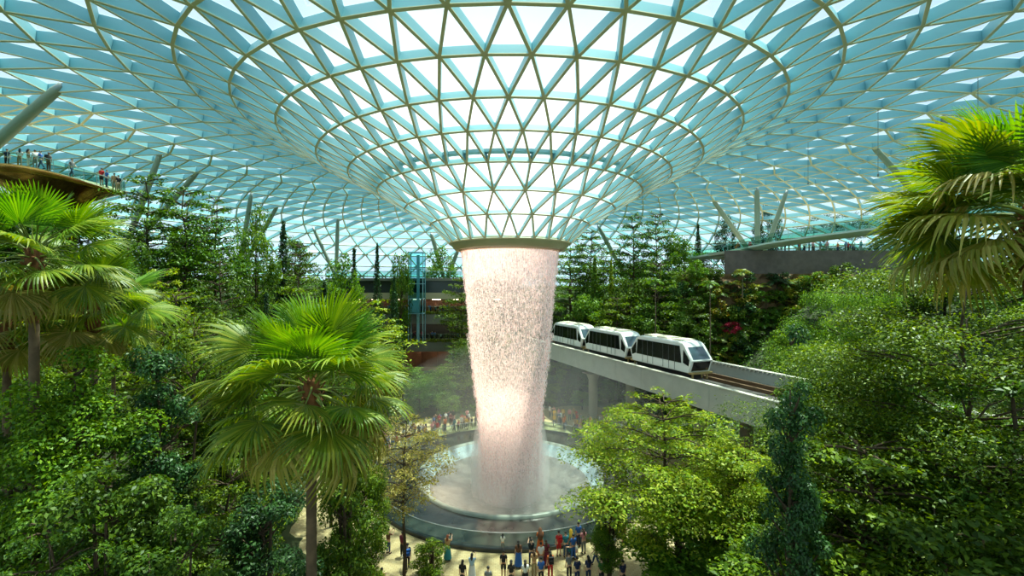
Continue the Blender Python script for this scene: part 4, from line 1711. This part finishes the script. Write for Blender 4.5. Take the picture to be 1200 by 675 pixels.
# ------------------------------------------------------------------ fan palms
m_petiole = mat('petiole_green', (112, 124, 44), 0.5)
m_fibre = mat('palm_fibre', (112, 70, 34), 0.95, var=0.4, scale=6, bump=0.6)
m_ptrunk = mat('palm_trunk', (98, 78, 56), 0.9, var=0.3, scale=4, bump=0.5)
PALM = {
    'canopy': leaf_mat('leaf_canopy', [(44, 84, 14), (84, 126, 22), (142, 172, 40)], 0.38, 0.4),
    'young': leaf_mat('frond_young', [(56, 108, 22), (84, 132, 30), (116, 154, 44)], 0.45, 0.4),
    'full': leaf_mat('frond_full', [(66, 106, 20), (106, 138, 28), (150, 162, 50)], 0.42, 0.4),
    'old': leaf_mat('frond_old', [(96, 112, 30), (146, 142, 50), (184, 170, 88)], 0.4, 0.35),
}


def frond_mesh(R, pet, droop, nseg, seed, spread=2.15):
    rnd = random.Random(seed)
    mb_ = MB()
    # petiole arches out along +X
    pp = [Vector((pet * t, 0, .10 * pet * math.sin(PI * t) - .08 * pet * t * t)) for t in (0, .25, .5, .75, 1)]
    mb_.tube(pp, [.035, .028, .024, .02, .016], 5, mi=1)
    hub = pp[-1]
    for i in range(nseg):
        a = -spread + 2 * spread * (i + .5) / nseg
        L_ = R * (.72 + .28 * math.cos(a / 1.45)) * rnd.uniform(.93, 1.05)
        da = spread / nseg
        dr = droop * rnd.uniform(.75, 1.35)
        rows_ = []
        for t in (.03, .3, .58, .78, .92, 1.0):
            # united to 0.55 of the length, then free and tapering
            hw = L_ * t * math.tan(da) * .98 if t <= .58 else L_ * .58 * math.tan(da) * .98 * max(0.0, 1 - (t - .58) / .42) ** .8 + .002
            fold = hw * .55
            fall_ = dr * L_ * max(0, t - .35) ** 1.8 + .10 * L_ * t * (a / spread) ** 2
            c_ = Vector((math.cos(a) * L_ * t, math.sin(a) * L_ * t, -fall_ + .08 * L_ * t))
            # hanging tips reach less far out
            k_ = 1 - .35 * dr * max(0, t - .45)
            c_.x *= k_
            c_.y *= k_
            s_ = Vector((-math.sin(a), math.cos(a), 0)) * hw
            c_ += hub
            rows_.append((c_ - s_ - Vector((0, 0, fold)), c_, c_ + s_ - Vector((0, 0, fold))))
        vs_ = [p for r in rows_ for p in r]
        fs_ = []
        for r in range(len(rows_) - 1):
            b_i = r * 3
            fs_ += [(b_i, b_i + 1, b_i + 4, b_i + 3), (b_i + 1, b_i + 2, b_i + 5, b_i + 4)]
        mb_.add(vs_, fs_, 0)
    return mb_.mesh('frond')


FR = {}
for i in range(3):
    FR[('young', i)] = frond_mesh(1.25, 1.1, .25, 44, 200 + i, 1.9)
    FR[('full', i)] = frond_mesh(1.4, 1.3, .62, 50, 210 + i)
    FR[('old', i)] = frond_mesh(1.3, 1.25, 1.15, 42, 220 + i)
for (k, i), me in FR.items():
    me.materials.append(PALM[k])
    me.materials.append(m_petiole)


def fan_palm(px, py, d, scale, n, label, seed, trunk_r=.15, lo=-50, base=None, lean=0.0):
    rnd = random.Random(seed)
    c = at(px, py, d)
    z0 = (gz(c.x, c.y) - .2) if base is None else base
    r = empty('fan_palm', (c.x + lean, c.y, z0))
    h = c.z - z0
    tk = MB()
    pts, rad_ = [], []
    m = max(8, int(h / .18))
    for i in range(m + 1):
        t = i / m
        pts.append((-lean * t ** 1.5, 0, h * t))
        rad_.append(trunk_r * (1.12 if t < .06 else 1.0 - .18 * t) * (1 + (.05 if i % 2 else -.02)))
    tk.tube(pts, rad_, 14)
    tk.build('trunk', m_ptrunk, r, smooth=True)
    fb = MB()
    fb.lathe([(trunk_r * .9, -2.1 * scale), (trunk_r * 1.3, -1.5 * scale), (trunk_r * 1.7, -.5 * scale), (trunk_r * 1.35, .05 * scale), (trunk_r * .5, .35 * scale)], 14, (-lean, 0, h))
    for k in range(26):                       # stubs of shed leaf bases
        a = 2.4 * k
        z = h - 1.3 * scale + 1.3 * scale * k / 26
        p0 = Vector((-lean + math.cos(a) * trunk_r * 1.2, math.sin(a) * trunk_r * 1.2, z))
        fb.bar(p0, p0 + Vector((math.cos(a) * .16, math.sin(a) * .16, .26)) * scale, .07 * scale, .03 * scale)
    fb.build('leaf_base_fibre', m_fibre, r)
    for k in range(n):
        t = (k + .5) / n
        el = math.radians(82 + (lo - 82) * t ** .9) + rnd.uniform(-.12, .12)
        az = 2.39996 * k + rnd.uniform(-.2, .2)
        kind = 'young' if t < .3 else ('full' if t < .84 else 'old')
        if kind == 'full' and rnd.random() < .12:
            kind = 'old'
        me = FR[(kind, rnd.randrange(3))]
        f = link('frond', me, None, r)
        s_ = scale * rnd.uniform(.88, 1.12) * (0.85 if t < .12 else 1)
        f.scale = (s_, s_, s_)
        f.rotation_mode = 'XYZ'
        M = Matrix.Rotation(az, 3, 'Z') @ Matrix.Rotation(-el, 3, 'Y') @ Matrix.Rotation(rnd.uniform(-.5, .5), 3, 'X')
        f.rotation_euler = M.to_euler()
        f.location = (-lean + math.cos(az) * trunk_r * .7, math.sin(az) * trunk_r * .7, h + .2 * scale * (1 - t) - .35 * scale * t)
    tag(r, label, 'palm')
    return r


fan_palm(365, 448, 13.0, 1.22, 40, 'large fan palm standing left of the pool in front', 1, .165, -40)
fan_palm(40, 296, 15.5, 1.18, 36, 'tall fan palm below the copper viewing deck', 2, .16, -46)
fan_palm(110, 352, 19.0, 1.15, 30, 'fan palm with drooping dry fronds behind the tall left palm', 3, .15, -65)
fan_palm(8, 372, 18.0, 1.05, 28, 'shorter fan palm at the far left under the tall palm', 4, .15, -55)
fan_palm(133, 398, 22.0, .75, 22, 'small bright fan palm above the bright bushy tree', 5, .10, -25)
fan_palm(1216, 244, 9.6, 1.14, 56, 'big fan palm spreading over the right side', 6, .17, -30)
fan_palm(400, 668, 22.5, .62, 18, 'low dark fan palm at the plaza edge beside the centre palm trunk', 7, .09, -30)
# ------------------------------------------------------------------ people
SKIN = [mat('skin_light', (222, 178, 148), 0.55), mat('skin_tan', (190, 138, 104), 0.55), mat('skin_brown', (128, 86, 62), 0.55)]
HAIRC = [mat("hair_black", (28, 24, 22), 0.5), mat("hair_brown", (70, 46, 30), 0.5), mat("hair_auburn", (130, 64, 34), 0.5)]
CLOTH = {k: mat('cloth_' + k, v, 0.85) for k, v in {
    'black': (30, 30, 34), 'navy': (36, 48, 84), 'blue': (44, 96, 170), 'teal': (44, 128, 140), 'white': (226, 226, 224), 'grey': (126, 128, 128),
    'pale_blue': (168, 196, 214), 'red': (190, 36, 38), 'maroon': (112, 34, 54), 'purple': (92, 54, 110), 'orange': (206, 104, 46), 'tan': (190, 150, 106),
    'brown': (104, 68, 46), 'yellow': (222, 176, 50), 'green': (60, 112, 56), 'pink': (214, 140, 146), 'denim': (64, 84, 116), 'khaki': (148, 130, 92)}.items()}
m_eye = mat('eye_dark', (20, 16, 14), 0.3)
m_phone = mat('phone_black', (18, 18, 20), 0.2)


def skin_mesh(verts, edges_, radii, root, sub=1):
    me = bpy.data.meshes.new('tmp')
    me.from_pydata([tuple(v) for v in verts], edges_, [])
    o = bpy.data.objects.new('tmp', me)
    COL.objects.link(o)
    md = o.modifiers.new('skin', 'SKIN')
    md.use_smooth_shade = True
    sv = me.skin_vertices[0].data
    for i, r in enumerate(radii):
        sv[i].radius = r if hasattr(r, '__len__') else (r, r)
        sv[i].use_root = (i == root)
    if sub:
        ss = o.modifiers.new('sub', 'SUBSURF')
        ss.levels = ss.render_levels = sub
    dg = bpy.context.evaluated_depsgraph_get()
    out_ = bpy.data.meshes.new_from_object(o.evaluated_get(dg))
    bpy.data.objects.remove(o)
    bpy.data.meshes.remove(me)
    return out_


def rot_x(v, a):
    return Matrix.Rotation(a, 3, 'X') @ v


def pose_joints(pose):
    """joint positions of a 1.70 m figure that faces +Y"""
    J = {}
    p = pose
    drop = p.get('drop', 0.0)
    lean = p.get('lean', 0.0)
    pel = Vector((0, 0, .92 - drop))

    def up(v):
        return pel + rot_x(Vector(v), -lean)
    J['pelvis'] = pel
    J['waist'] = up((0, 0, .16))
    J['chest'] = up((0, .01, .36))
    J['neck'] = up((0, 0, .53))
    J['nape'] = up((0, .012, .60))
    hd = p.get('head', 0.0)
    J['head'] = J['nape'] + rot_x(Vector((0, .02, .07)), -hd)
    J['crown'] = J['nape'] + rot_x(Vector((0, .01, .155)), -hd)
    for s_, n in ((-1, 'l'), (1, 'r')):
        J['sho' + n] = up((s_ * .17, 0, .475))
        ua, ub, fo = p['arm' + n]
        d1 = rot_x(Vector((s_ * math.sin(ub), 0, -math.cos(ub))), ua)
        J['elb' + n] = J['sho' + n] + d1 * .28
        d2 = rot_x(Vector((s_ * math.sin(ub) * .3 - s_ * p.get('fin', 0.0), 0, -1)).normalized(), ua + fo)
        J['wri' + n] = J['elb' + n] + d2 * .25
        J['han' + n] = J['wri' + n] + d2 * .08
        J['hd' + n] = d2
        th, kn = p['leg' + n]
        J['hip' + n] = pel + Vector((s_ * .085, 0, -.05))
        k1 = rot_x(Vector((s_ * .03, 0, -1)), th)
        J['kne' + n] = J['hip' + n] + k1 * .42
        k2 = rot_x(Vector((s_ * .01, 0, -1)), th - kn)
        J['ank' + n] = J['kne' + n] + k2 * .40
        J['toe' + n] = J['ank' + n] + rot_x(Vector((0, .15, -.045)), (th - kn) * .6)
    return J


def body_mesh(J, w=1.0):
    names = ['pelvis', 'waist', 'chest', 'neck', 'nape', 'head', 'crown']
    R = {'pelvis': (.145 * w, .105), 'waist': (.125 * w, .095), 'chest': (.15 * w, .105), 'neck': (.06, .06), 'nape': (.052, .055), 'head': (.078, .092), 'crown': (.062, .075)}
    E_ = [(0, 1), (1, 2), (2, 3), (3, 4), (4, 5), (5, 6)]
    for n in 'lr':
        b_i = len(names)
        names += ['sho' + n, 'elb' + n, 'wri' + n, 'han' + n]
        E_ += [(2, b_i), (b_i, b_i + 1), (b_i + 1, b_i + 2), (b_i + 2, b_i + 3)]
        b_i = len(names)
        names += ['hip' + n, 'kne' + n, 'ank' + n, 'toe' + n]
        E_ += [(0, b_i), (b_i, b_i + 1), (b_i + 1, b_i + 2), (b_i + 2, b_i + 3)]
    rr3 = {'sho': (.058, .058), 'elb': (.042, .042), 'wri': (.028, .03), 'han': (.036, .02), 'hip': (.088, .09), 'kne': (.056, .06), 'ank': (.038, .042), 'toe': (.04, .026)}
    rad_ = [R[n] if n in R else rr3[n[:3]] for n in names]
    return skin_mesh([J[n] for n in names], E_, rad_, 0)


def add_to_mesh(me, mb_):
    bm = bmesh.new()
    bm.from_mesh(me)
    t = mb_.mesh('t', True)
    bm.from_mesh(t)
    bm.to_mesh(me)
    bm.free()
    bpy.data.meshes.remove(t)


def make_figure(pose, skirt=False, longhair=False, veil=False, dress=False, shorts=False):
    """returns list of (part name, mesh, role)"""
    J = pose_joints(pose)
    out_ = []
    body = body_mesh(J)
    ex = MB()
    for s_, n in ((-1, 'l'), (1, 'r')):                 # fingers and thumb
        d = J['hd' + n].normalized()
        side = d.cross(Vector((0, 1, 0)))
        side = side.normalized() if side.length > .1 else Vector((1, 0, 0))
        nrm2 = d.cross(side).normalized()
        for k, ln_ in enumerate((.062, .075, .07, .055)):
            b0 = J['han' + n] + side * (.022 * (k - 1.5)) + d * .012
            ex.tube([b0, b0 + d * ln_ * .55 + nrm2 * .006, b0 + d * ln_ + nrm2 * .022], [.0095, .0085, .006], 5)
        b0 = J['wri' + n] + d * .035 - side * .03
        ex.tube([b0, b0 - side * .022 + d * .03, b0 - side * .022 + d * .058], [.011, .0095, .007], 5)
    hd = pose.get('head', 0.0)
    hc = J['head']

    def hp(x, y, z):
        return hc + rot_x(Vector((x, y, z)), -hd)
    ex.tube([hp(0, .088, .035), hp(0, .108, .0), hp(0, .088, -.012)], [.008, .014, .008], 5)      # nose
    ex.tube([hp(-.025, .088, -.042), hp(0, .094, -.04), hp(.025, .088, -.042)], [.005, .008, .005], 5)  # lips
    for s_ in (-1, 1):
        ex.ball(hp(s_ * .082, .0, .01), (.012, .02, .032), 6)
    add_to_mesh(body, ex)
    out_.append(('body', body, 'skin'))
    e = MB()
    for s_ in (-1, 1):
        e.ball(hp(s_ * .032, .083, .03), .011, 6)
    out_.append(('eyes', e.mesh('eyes', True), 'eye'))
    h = MB()
    vs_ = []
    for i in range(7):
        t = PI * .58 * i / 6
        for k in range(12):
            a = 2 * PI * k / 12
            ext = 1.0
            if math.sin(a) > .3 and i > 2:           # leave the face free
                ext = .62
            tt = t * ext
            vs_.append(hp(.092 * math.sin(tt) * math.cos(a), -.006 + .105 * math.sin(tt) * math.sin(a), .045 + .098 * math.cos(tt)))
    h.add(vs_, [(i * 12 + k, (i + 1) * 12 + k, (i + 1) * 12 + (k + 1) % 12, i * 12 + (k + 1) % 12) for i in range(6) for k in range(12)])
    if longhair:
        h.tube([hp(0, -.06, .04), hp(0, -.085, -.06), hp(0, -.10, -.18), hp(0, -.11, -.30)], [.075, .085, .08, .04], 10)
    out_.append(('hair', h.mesh('hair', True), 'hair'))
    # upper garment
    nm = ['waist', 'chest', 'neck']
    vt = [J['pelvis'] + Vector((0, 0, .0)), J['waist'], J['chest'], J['neck'] - Vector((0, 0, .03))]
    ed = [(0, 1), (1, 2), (2, 3)]
    rd = [(.165, .125), (.15, .118), (.172, .128), (.075, .075)]
    for n in 'lr':
        b_i = len(vt)
        vt += [J['sho' + n], J['elb' + n].lerp(J['sho' + n], .15)]
        rd += [(.075, .075), (.06, .06)]
        ed += [(2, b_i), (b_i, b_i + 1)]
    out_.append(('dress' if dress else 'shirt', skin_mesh(vt, ed, rd, 0), 'top'))
    if skirt or dress:
        s_ = MB()
        lo_ = (J['ankl'] + J['ankr']) / 2
        ring = []
        for t, r in ((0, .155), (.25, .2), (.6, .235), (.92, .27)):
            c = J['pelvis'].lerp(lo_, t) + Vector((0, 0, .08 * (1 - t)))
            ring.append([c + Vector((r * math.cos(2 * PI * k / 16) * (1 + .05 * (k % 2)), r * .85 * math.sin(2 * PI * k / 16), 0)) for k in range(16)])
        s_.add([p for r in ring for p in r], [(i * 16 + k, i * 16 + (k + 1) % 16, (i + 1) * 16 + (k + 1) % 16, (i + 1) * 16 + k) for i in range(3) for k in range(16)])
        out_.append(('skirt', s_.mesh('skirt', True), 'top' if dress else 'bottom'))
    else:
        vt = [J['pelvis'] + Vector((0, 0, .06)), J['pelvis']]
        ed, rd = [(0, 1)], [(.155, .118), (.158, .122)]
        for n in 'lr':
            b_i = len(vt)
            if shorts:
                vt += [J['hip' + n], J['kne' + n].lerp(J['hip' + n], .1)]
                rd += [(.1, .102), (.085, .088)]
                ed += [(1, b_i), (b_i, b_i + 1)]
            else:
                vt += [J['hip' + n], J['kne' + n], J['ank' + n].lerp(J['kne' + n], .06)]
                rd += [(.1, .102), (.07, .074), (.056, .06)]
                ed += [(1, b_i), (b_i, b_i + 1), (b_i + 1, b_i + 2)]
        out_.append(('shorts' if shorts else 'trousers', skin_mesh(vt, ed, rd, 0), 'bottom'))
    sh = MB()
    for n in 'lr':
        a, t = J['ank' + n], J['toe' + n]
        d = (t - a)
        sh.tube([a + Vector((0, -.05, -.02)), a + Vector((0, .01, -.03)), a.lerp(t, .6) + Vector((0, 0, -.008)), t + d.normalized() * .035], [.042, .05, .045, .03], 8)
    out_.append(('shoes', sh.mesh('shoes', True), 'shoe'))
    if veil:
        v_ = MB()
        v_.tube([hp(0, -.01, .15), hp(0, -.02, .06), hp(0, -.05, -.05), J['neck'] + Vector((0, -.04, -.04)), J['chest'] + Vector((0, -.06, -.08)), J['pelvis'] + Vector((0, -.10, .05))],
                [.05, .115, .12, .17, .2, .1], 12)
        out_.append(('headscarf', v_.mesh('headscarf', True), 'veil'))
    zmin = min(min(v.co.z for v in m.vertices) for nme, m, _ in out_ if nme in ('shoes', 'body'))
    if not pose.get('sit'):
        for nme, m, _ in out_:
            m.transform(Matrix.Translation((0, 0, -zmin)))
    J['_dz'] = -zmin if not pose.get('sit') else 0
    return out_, J


ARM0 = (.06, .12, .18)
POSES = {
    'stand': dict(arml=ARM0, armr=ARM0, legl=(.02, .02), legr=(-.02, .02)),
    'walk': dict(arml=(.4, .1, .35), armr=(-.3, .1, .25), legl=(-.28, .22), legr=(.36, .1), lean=.05),
    'photo': dict(arml=(1.0, .1, 1.25), armr=(1.0, .1, 1.25), legl=(.0, .02), legr=(.05, .03), fin=.35, head=-.15),
    'point': dict(arml=ARM0, armr=(1.9, .15, .5), legl=(.06, .03), legr=(-.06, .03), head=-.25),
    'folded': dict(arml=(.35, .12, 1.35), armr=(.35, .12, 1.25), legl=(.03, .03), legr=(-.02, .02), fin=.75),
    'crouch': dict(arml=(.7, .15, .8), armr=(.7, .15, .7), legl=(1.35, 2.1), legr=(1.25, 2.15), drop=.0, lean=.35),
}
FIG = {}
for key, args in {'stand': ('stand', {}), 'stand_shorts': ('stand', {'shorts': True}), 'stand_long': ('stand', {'longhair': True}), 'walk': ('walk', {}), 'photo': ('photo', {}),
                  'photo_long': ('photo', {'longhair': True, 'skirt': True}), 'point': ('point', {'shorts': True}), 'folded': ('folded', {'longhair': True}), 'skirt': ('stand', {'skirt': True, 'longhair': True}),
                  'veil': ('folded', {'dress': True, 'veil': True}), 'crouch': ('crouch', {})}.items():
    FIG[key] = make_figure(POSES[args[0]], **args[1])
for key, (parts, J) in FIG.items():
    for nme, me, role in parts:
        me.materials.clear()
        me.materials.append(SKIN[0])
pack_mb = MB()
pack_mb.box((0, 0, 0), (.30, .16, .42))
pack_mb.box((0, -.1, -.06), (.22, .07, .22))
for s_ in (-1, 1):
    pack_mb.tube([(s_ * .1, .06, .18), (s_ * .1, .2, .2), (s_ * .11, .28, .05), (s_ * .11, .2, -.12), (s_ * .12, .06, -.16)], .02, 5)
pack_me = pack_mb.mesh('backpack')
pack_me.materials.append(CLOTH['black'])
ph_mb = MB()
ph_mb.box((0, 0, 0), (.15, .012, .075))
phone_me = ph_mb.mesh('phone')
phone_me.materials.append(m_phone)


def setm(o, m):
    o.material_slots[0].link = 'OBJECT'
    o.material_slots[0].material = m


def person(key, loc, face, top, bottom, label, h=1.7, hair=0, skin=0, pack=None, veil=None, phone=False, group=None):
    r = empty('person', loc, face)
    s_ = h / 1.7
    r.scale = (s_, s_, s_)
    parts, J = FIG[key]
    for nme, me, role in parts:
        o = link(nme, me, None, r)
        setm(o, {'skin': SKIN[skin], 'eye': m_eye, 'hair': HAIRC[hair], 'top': CLOTH[top], 'bottom': CLOTH[bottom], 'shoe': CLOTH['black' if skin != 2 else 'white'],
                 'veil': CLOTH[veil or top]}[role])
    dz_ = Vector((0, 0, J['_dz']))
    if pack:
        o = link('backpack', pack_me, None, r, J['chest'] + dz_ + Vector((0, -.21, -.05)))
        setm(o, CLOTH[pack])
    if phone:
        link('phone', phone_me, None, r, (J['hanl'] + J['hanr']) / 2 + dz_ + Vector((0, .03, .06)))
    tag(r, label, 'person', group)
    return r


def ground_at(px, py, z=0.0):
    d = F * (CZ - z) / (py - CY)
    return Vector(((px - CX) / F * d, d, z))


def near(px, feet, *a, face=None, **k):
    p = ground_at(px, feet)
    if face is None:
        face = math.atan2(-(PC[0] - p.x), PC[1] - p.y)       # looks at the waterfall
    return person(a[0], p, face, *a[1:], **k)


Wt = PI   # faces the camera
near(436, 643, 'stand', 'maroon', 'black', 'person in maroon top beside the one in purple left of the thin tree', face=-1.2)
near(444.5, 652, 'walk', 'purple', 'navy', 'person in purple top with dark backpack left of the thin tree', pack='purple', face=-.4)
near(455, 649, 'photo', 'brown', 'denim', 'person in brown top raising a phone left of the thin tree', phone=True)
near(471.5, 653, 'stand', 'maroon', 'black', 'person in dark red standing right behind the thin tree trunk', skin=2)
near(477.5, 668, 'walk', 'black', 'black', 'person in black walking with a bright blue backpack', pack='blue', face=.3)
near(524.5, 657, 'photo_long', 'tan', 'teal', 'long haired woman in teal skirt raising a phone behind the small bush', hair=2, phone=True)
near(553, 681, 'photo_long', 'pale_blue', 'white', 'dark haired woman in pale blue top in front of the pool', phone=True)
near(542, 690, 'stand_long', 'black', 'black', 'long haired person in black left of the woman in pale blue')
near(572, 698, 'stand', 'grey', 'black', 'dark haired person whose head shows at the photo edge below the pool')
near(426, 684, 'stand', 'blue', 'navy', 'person in blue top at the lower left of the plaza', hair=1)
near(420, 681, 'stand_long', 'green', 'black', 'long haired person in green beside the person in blue')
near(437, 699, 'stand', 'red', 'black', 'person in red top at the lower plaza edge')
near(447, 700, 'folded', 'orange', 'denim', 'long haired person in orange at the lower plaza edge')
near(589, 647, 'folded', 'white', 'grey', 'child in white and grey standing against the glass balustrade', h=1.25)
near(607.5, 665, 'skirt', 'brown', 'blue', 'woman in brown top and long blue skirt before the balustrade', pack=None)
near(590, 677, 'stand_shorts', 'black', 'black', 'person in black shirt and shorts in front of the pool', skin=1)
near(622.5, 662, 'photo', 'black', 'navy', 'person in black raising a phone near the balustrade', phone=True)
near(633, 650, 'veil', 'orange', 'orange', 'tall woman in long orange dress and brown headscarf by the balustrade', veil='brown', h=1.8)
near(640, 664, 'skirt', 'maroon', 'maroon', 'long haired woman dressed all in maroon', hair=1)
near(626, 676, 'folded', 'tan', 'khaki', 'long haired person in tan top in the front group', hair=1)
near(634, 667, 'stand', 'white', 'grey', 'person in white top between the maroon and black figures', skin=1)
near(645, 678, 'stand_long', 'orange', 'red', 'long haired person in orange top and red trousers with black pack', pack='black')
near(634, 686, 'stand', 'blue', 'black', 'person in blue top at the front of the group')
near(599, 690, 'stand_long', 'black', 'black', 'long black haired person in black right of the black shorts')
near(615.5, 690, 'skirt', 'white', 'black', 'long haired woman in white top and black skirt at the front')
near(655, 652, 'stand_shorts', 'red', 'red', 'person in red shirt and red shorts with red backpack', pack='red')
near(663, 653, 'stand', 'teal', 'denim', 'person in teal top next to the one in red')
near(669, 650, 'veil', 'teal', 'teal', 'woman in teal dress and yellow headscarf by the balustrade', veil='yellow')
near(672, 656, 'stand', 'blue', 'blue', 'person in blue shirt and trousers behind the crouching figure', skin=1)
near(676, 655, 'crouch', 'white', 'black', 'person in white top crouching on the plaza', face=1.2)
near(678, 641, 'stand', 'blue', 'navy', 'person in blue top leaning near the pool behind the headscarf')
near(684, 649, 'folded', 'pink', 'grey', 'long haired person in pink beside the crouching one', hair=1)
near(667, 680, 'stand', 'grey', 'black', 'person in grey top with black trousers right of the red trousers')
near(676.5, 686, 'stand', 'navy', 'navy', 'left one of two figures in navy jackets', h=1.72)
near(689.5, 684, 'stand_long', 'navy', 'navy', 'right one of two figures in navy jackets')
near(705, 687, 'stand', 'green', 'black', 'person in green top below the slim leafy tree')
near(707, 646, 'stand', 'blue', 'denim', 'person in bright blue behind the slim leafy tree')
near(713, 642, 'stand_long', 'red', 'black', 'long haired person in red behind the slim leafy tree')
near(708, 660, 'photo', 'pale_blue', 'grey', 'person in pale blue raising a phone right of the slim leafy tree', phone=True)
near(719, 655, 'stand_shorts', 'white', 'black', 'person in white top and black shorts beside the tree trunk')
near(698.5, 664, 'walk', 'pink', 'denim', 'person in pink top walking left of the slim leafy tree', face=1.4)
near(731, 641, 'point', 'red', 'black', 'person in red pointing up at the waterfall', skin=1)
near(730, 690, 'stand', 'navy', 'black', 'person in navy at the foot of the yellow green tree')
near(424, 610, 'stand', 'red', 'black', 'person in red at the left side of the pool under the leafy tree')
near(431, 612, 'stand_long', 'white', 'denim', 'long haired person in white at the left side of the pool')

# --- far crowd: one continuous small mesh each, clothes as regions of it
FAR = []
for key in ('stand', 'walk', 'photo', 'point', 'folded'):
    J = pose_joints(POSES[key])
    names = ['pelvis', 'waist', 'chest', 'neck', 'head', 'crown']
    rd = [(.16, .12), (.145, .11), (.17, .12), (.06, .06), (.09, .1), (.07, .08)]
    E_ = [(0, 1), (1, 2), (2, 3), (3, 4), (4, 5)]
    for n in 'lr':
        b_i = len(names)
        names += ['sho' + n, 'elb' + n, 'han' + n, 'hip' + n, 'kne' + n, 'ank' + n, 'toe' + n]
        rd += [(.07, .07), (.055, .055), (.036, .03), (.1, .1), (.075, .08), (.055, .055), (.045, .035)]
        E_ += [(2, b_i), (b_i, b_i + 1), (b_i + 1, b_i + 2), (0, b_i + 3), (b_i + 3, b_i + 4), (b_i + 4, b_i + 5), (b_i + 5, b_i + 6)]
    me = skin_mesh([J[n] for n in names], E_, rd, 0, 1)
    mis = []
    for p in me.polygons:
        c = p.center
        if c.z > J['neck'].z + .02:
            mis.append(1 if (c.z > J['head'].z + .05 or c.y < J['head'].y - .02) else 0)
        elif c.z > J['pelvis'].z - .02:
            far_arm = min((c - J['han' + n]).length for n in 'lr') < .16
            mis.append(0 if far_arm else 2)
        else:
            mis.append(0 if min((c - J['han' + n]).length for n in 'lr') < .16 else 3)
    me.materials.clear()
    for _ in range(4):
        me.materials.append(SKIN[0])
    me.polygons.foreach_set('material_index', mis)
    zmin = min(v.co.z for v in me.vertices)
    me.transform(Matrix.Translation((0, 0, -zmin)))
    FAR.append(me)
TOPS = ['black', 'navy', 'blue', 'white', 'grey', 'red', 'maroon', 'orange', 'pink', 'pale_blue', 'tan', 'teal', 'green', 'yellow']
TW = [5, 4, 4, 6, 4, 4, 3, 2, 2, 2, 2, 2, 1, 1]


def far_person(loc, face, place, group, tops=None):
    top = random.choices(tops or TOPS, None if tops else TW)[0]
    bot = random.choice(['black', 'denim', 'navy', 'khaki', 'black', 'grey'])
    me = random.choice(FAR)
    r = link('person', me, None, None, loc)
    r.rotation_euler = (0, 0, face)
    s_ = random.choice([1.0, .97, 1.03, .92, 1.0, .72])
    r.scale = (s_, s_, s_)
    for i, m in enumerate((random.choice(SKIN), random.choice(HAIRC[:2]), CLOTH[top], CLOTH[bot])):
        r.material_slots[i].link = 'OBJECT'
        r.material_slots[i].material = m
    tag(r, 'person in %s top %s' % (top.replace('_', ' '), place), 'person', '%s, in %s' % (group, top.replace('_', ' ')))


def ring_crowd(n, a0, a1, r0, r1, place, group, tops=None):
    for _ in range(n):
        a = math.radians(random.uniform(a0, a1))
        r = random.uniform(r0, r1)
        x, y = PC[0] + r * math.sin(a), PC[1] + r * math.cos(a)
        far_person((x, y, max(0.0, gz(x, y))), math.atan2(x - PC[0], PC[1] - y) + random.uniform(-.7, .7), place, group, tops)


ring_crowd(52, -88, -45, 14.0, 18.5, 'in the crowd left of the pool behind the palm fans', 'crowd left of the pool')
ring_crowd(40, -42, -14, 14.0, 18.5, 'in the crowd behind the pool left of the waterfall', 'crowd beyond the pool on the left', None)
ring_crowd(44, 8, 40, 14.2, 20.0, 'in the crowd beyond the pool right of the waterfall', 'crowd beyond the pool on the right', ['orange', 'red', 'white', 'pink', 'tan', 'black', 'navy', 'grey', 'yellow'])
ring_crowd(22, 42, 70, 15.0, 22.0, 'in the shaded crowd right of the pool under the guideway', 'crowd under the guideway')
for z, n, gname, pl in ((13.62, 30, 'crowd on the upper balcony', 'at the rail of the upper balcony'), (8.32, 24, 'crowd on the lower balcony', 'at the rail of the lower balcony')):
    for i in range(n):
        far_person((-17 + random.uniform(-9, 9.5), 85 + random.uniform(.15, 2.2), z), PI + random.uniform(-.8, .8), pl, gname)
for i in range(36):
    px = random.uniform(866, 1022)
    y = random.uniform(67.6, 71)
    far_person(((px - CX) / F * 67.5, y, 24.16), PI + random.uniform(-.9, .9), 'on the slate terrace below the footbridge', 'crowd on the slate terrace', ['blue', 'white', 'pale_blue', 'teal', 'grey', 'navy', 'pink', 'red', 'orange'])
for i, (px, key, top, bot, lb, fc) in enumerate((
        (8, 'stand', 'navy', 'black', 'person in navy at the left end of the copper viewing deck', .3), (23, 'folded', 'white', 'khaki', 'long haired person in white near the left end of the deck', .8),
        (33, 'stand_long', 'tan', 'white', 'long haired person in tan on the copper viewing deck', -.4), (41, 'stand', 'white', 'grey', 'person in white at the middle of the deck', 1.2),
        (48, 'walk', 'blue', 'denim', 'person in bright blue on the copper viewing deck', 2.0), (57, 'stand', 'grey', 'brown', 'person in grey top with a dark pack on the deck', .2),
        (84, 'walk', 'grey', 'denim', 'person in grey striding alone across the deck', -1.5), (119, 'stand_shorts', 'red', 'black', 'person in red near the right end of the deck', .2),
        (125, 'stand', 'blue', 'navy', 'person in blue beside the one in red on the deck', -.3), (134, 'stand', 'tan', 'khaki', 'person in tan at the right end of the deck', .9),
        (139, 'stand', 'black', 'khaki', 'person in black at the far right tip of the deck', 1.4))):
    y = 42.6
    x = (px - CX) / F * y
    lx = x + 46.4
    y2 = 44.5 - 4.2 * .9 * math.sqrt(max(0.02, 1 - (lx / 6.5) ** 2)) * .8
    x = (px - CX) / F * y2
    person(key, (x, y2, dz(x + 46.4) + .01), fc, top, bot, lb, skin=i % 2, pack='black' if i == 5 else None)
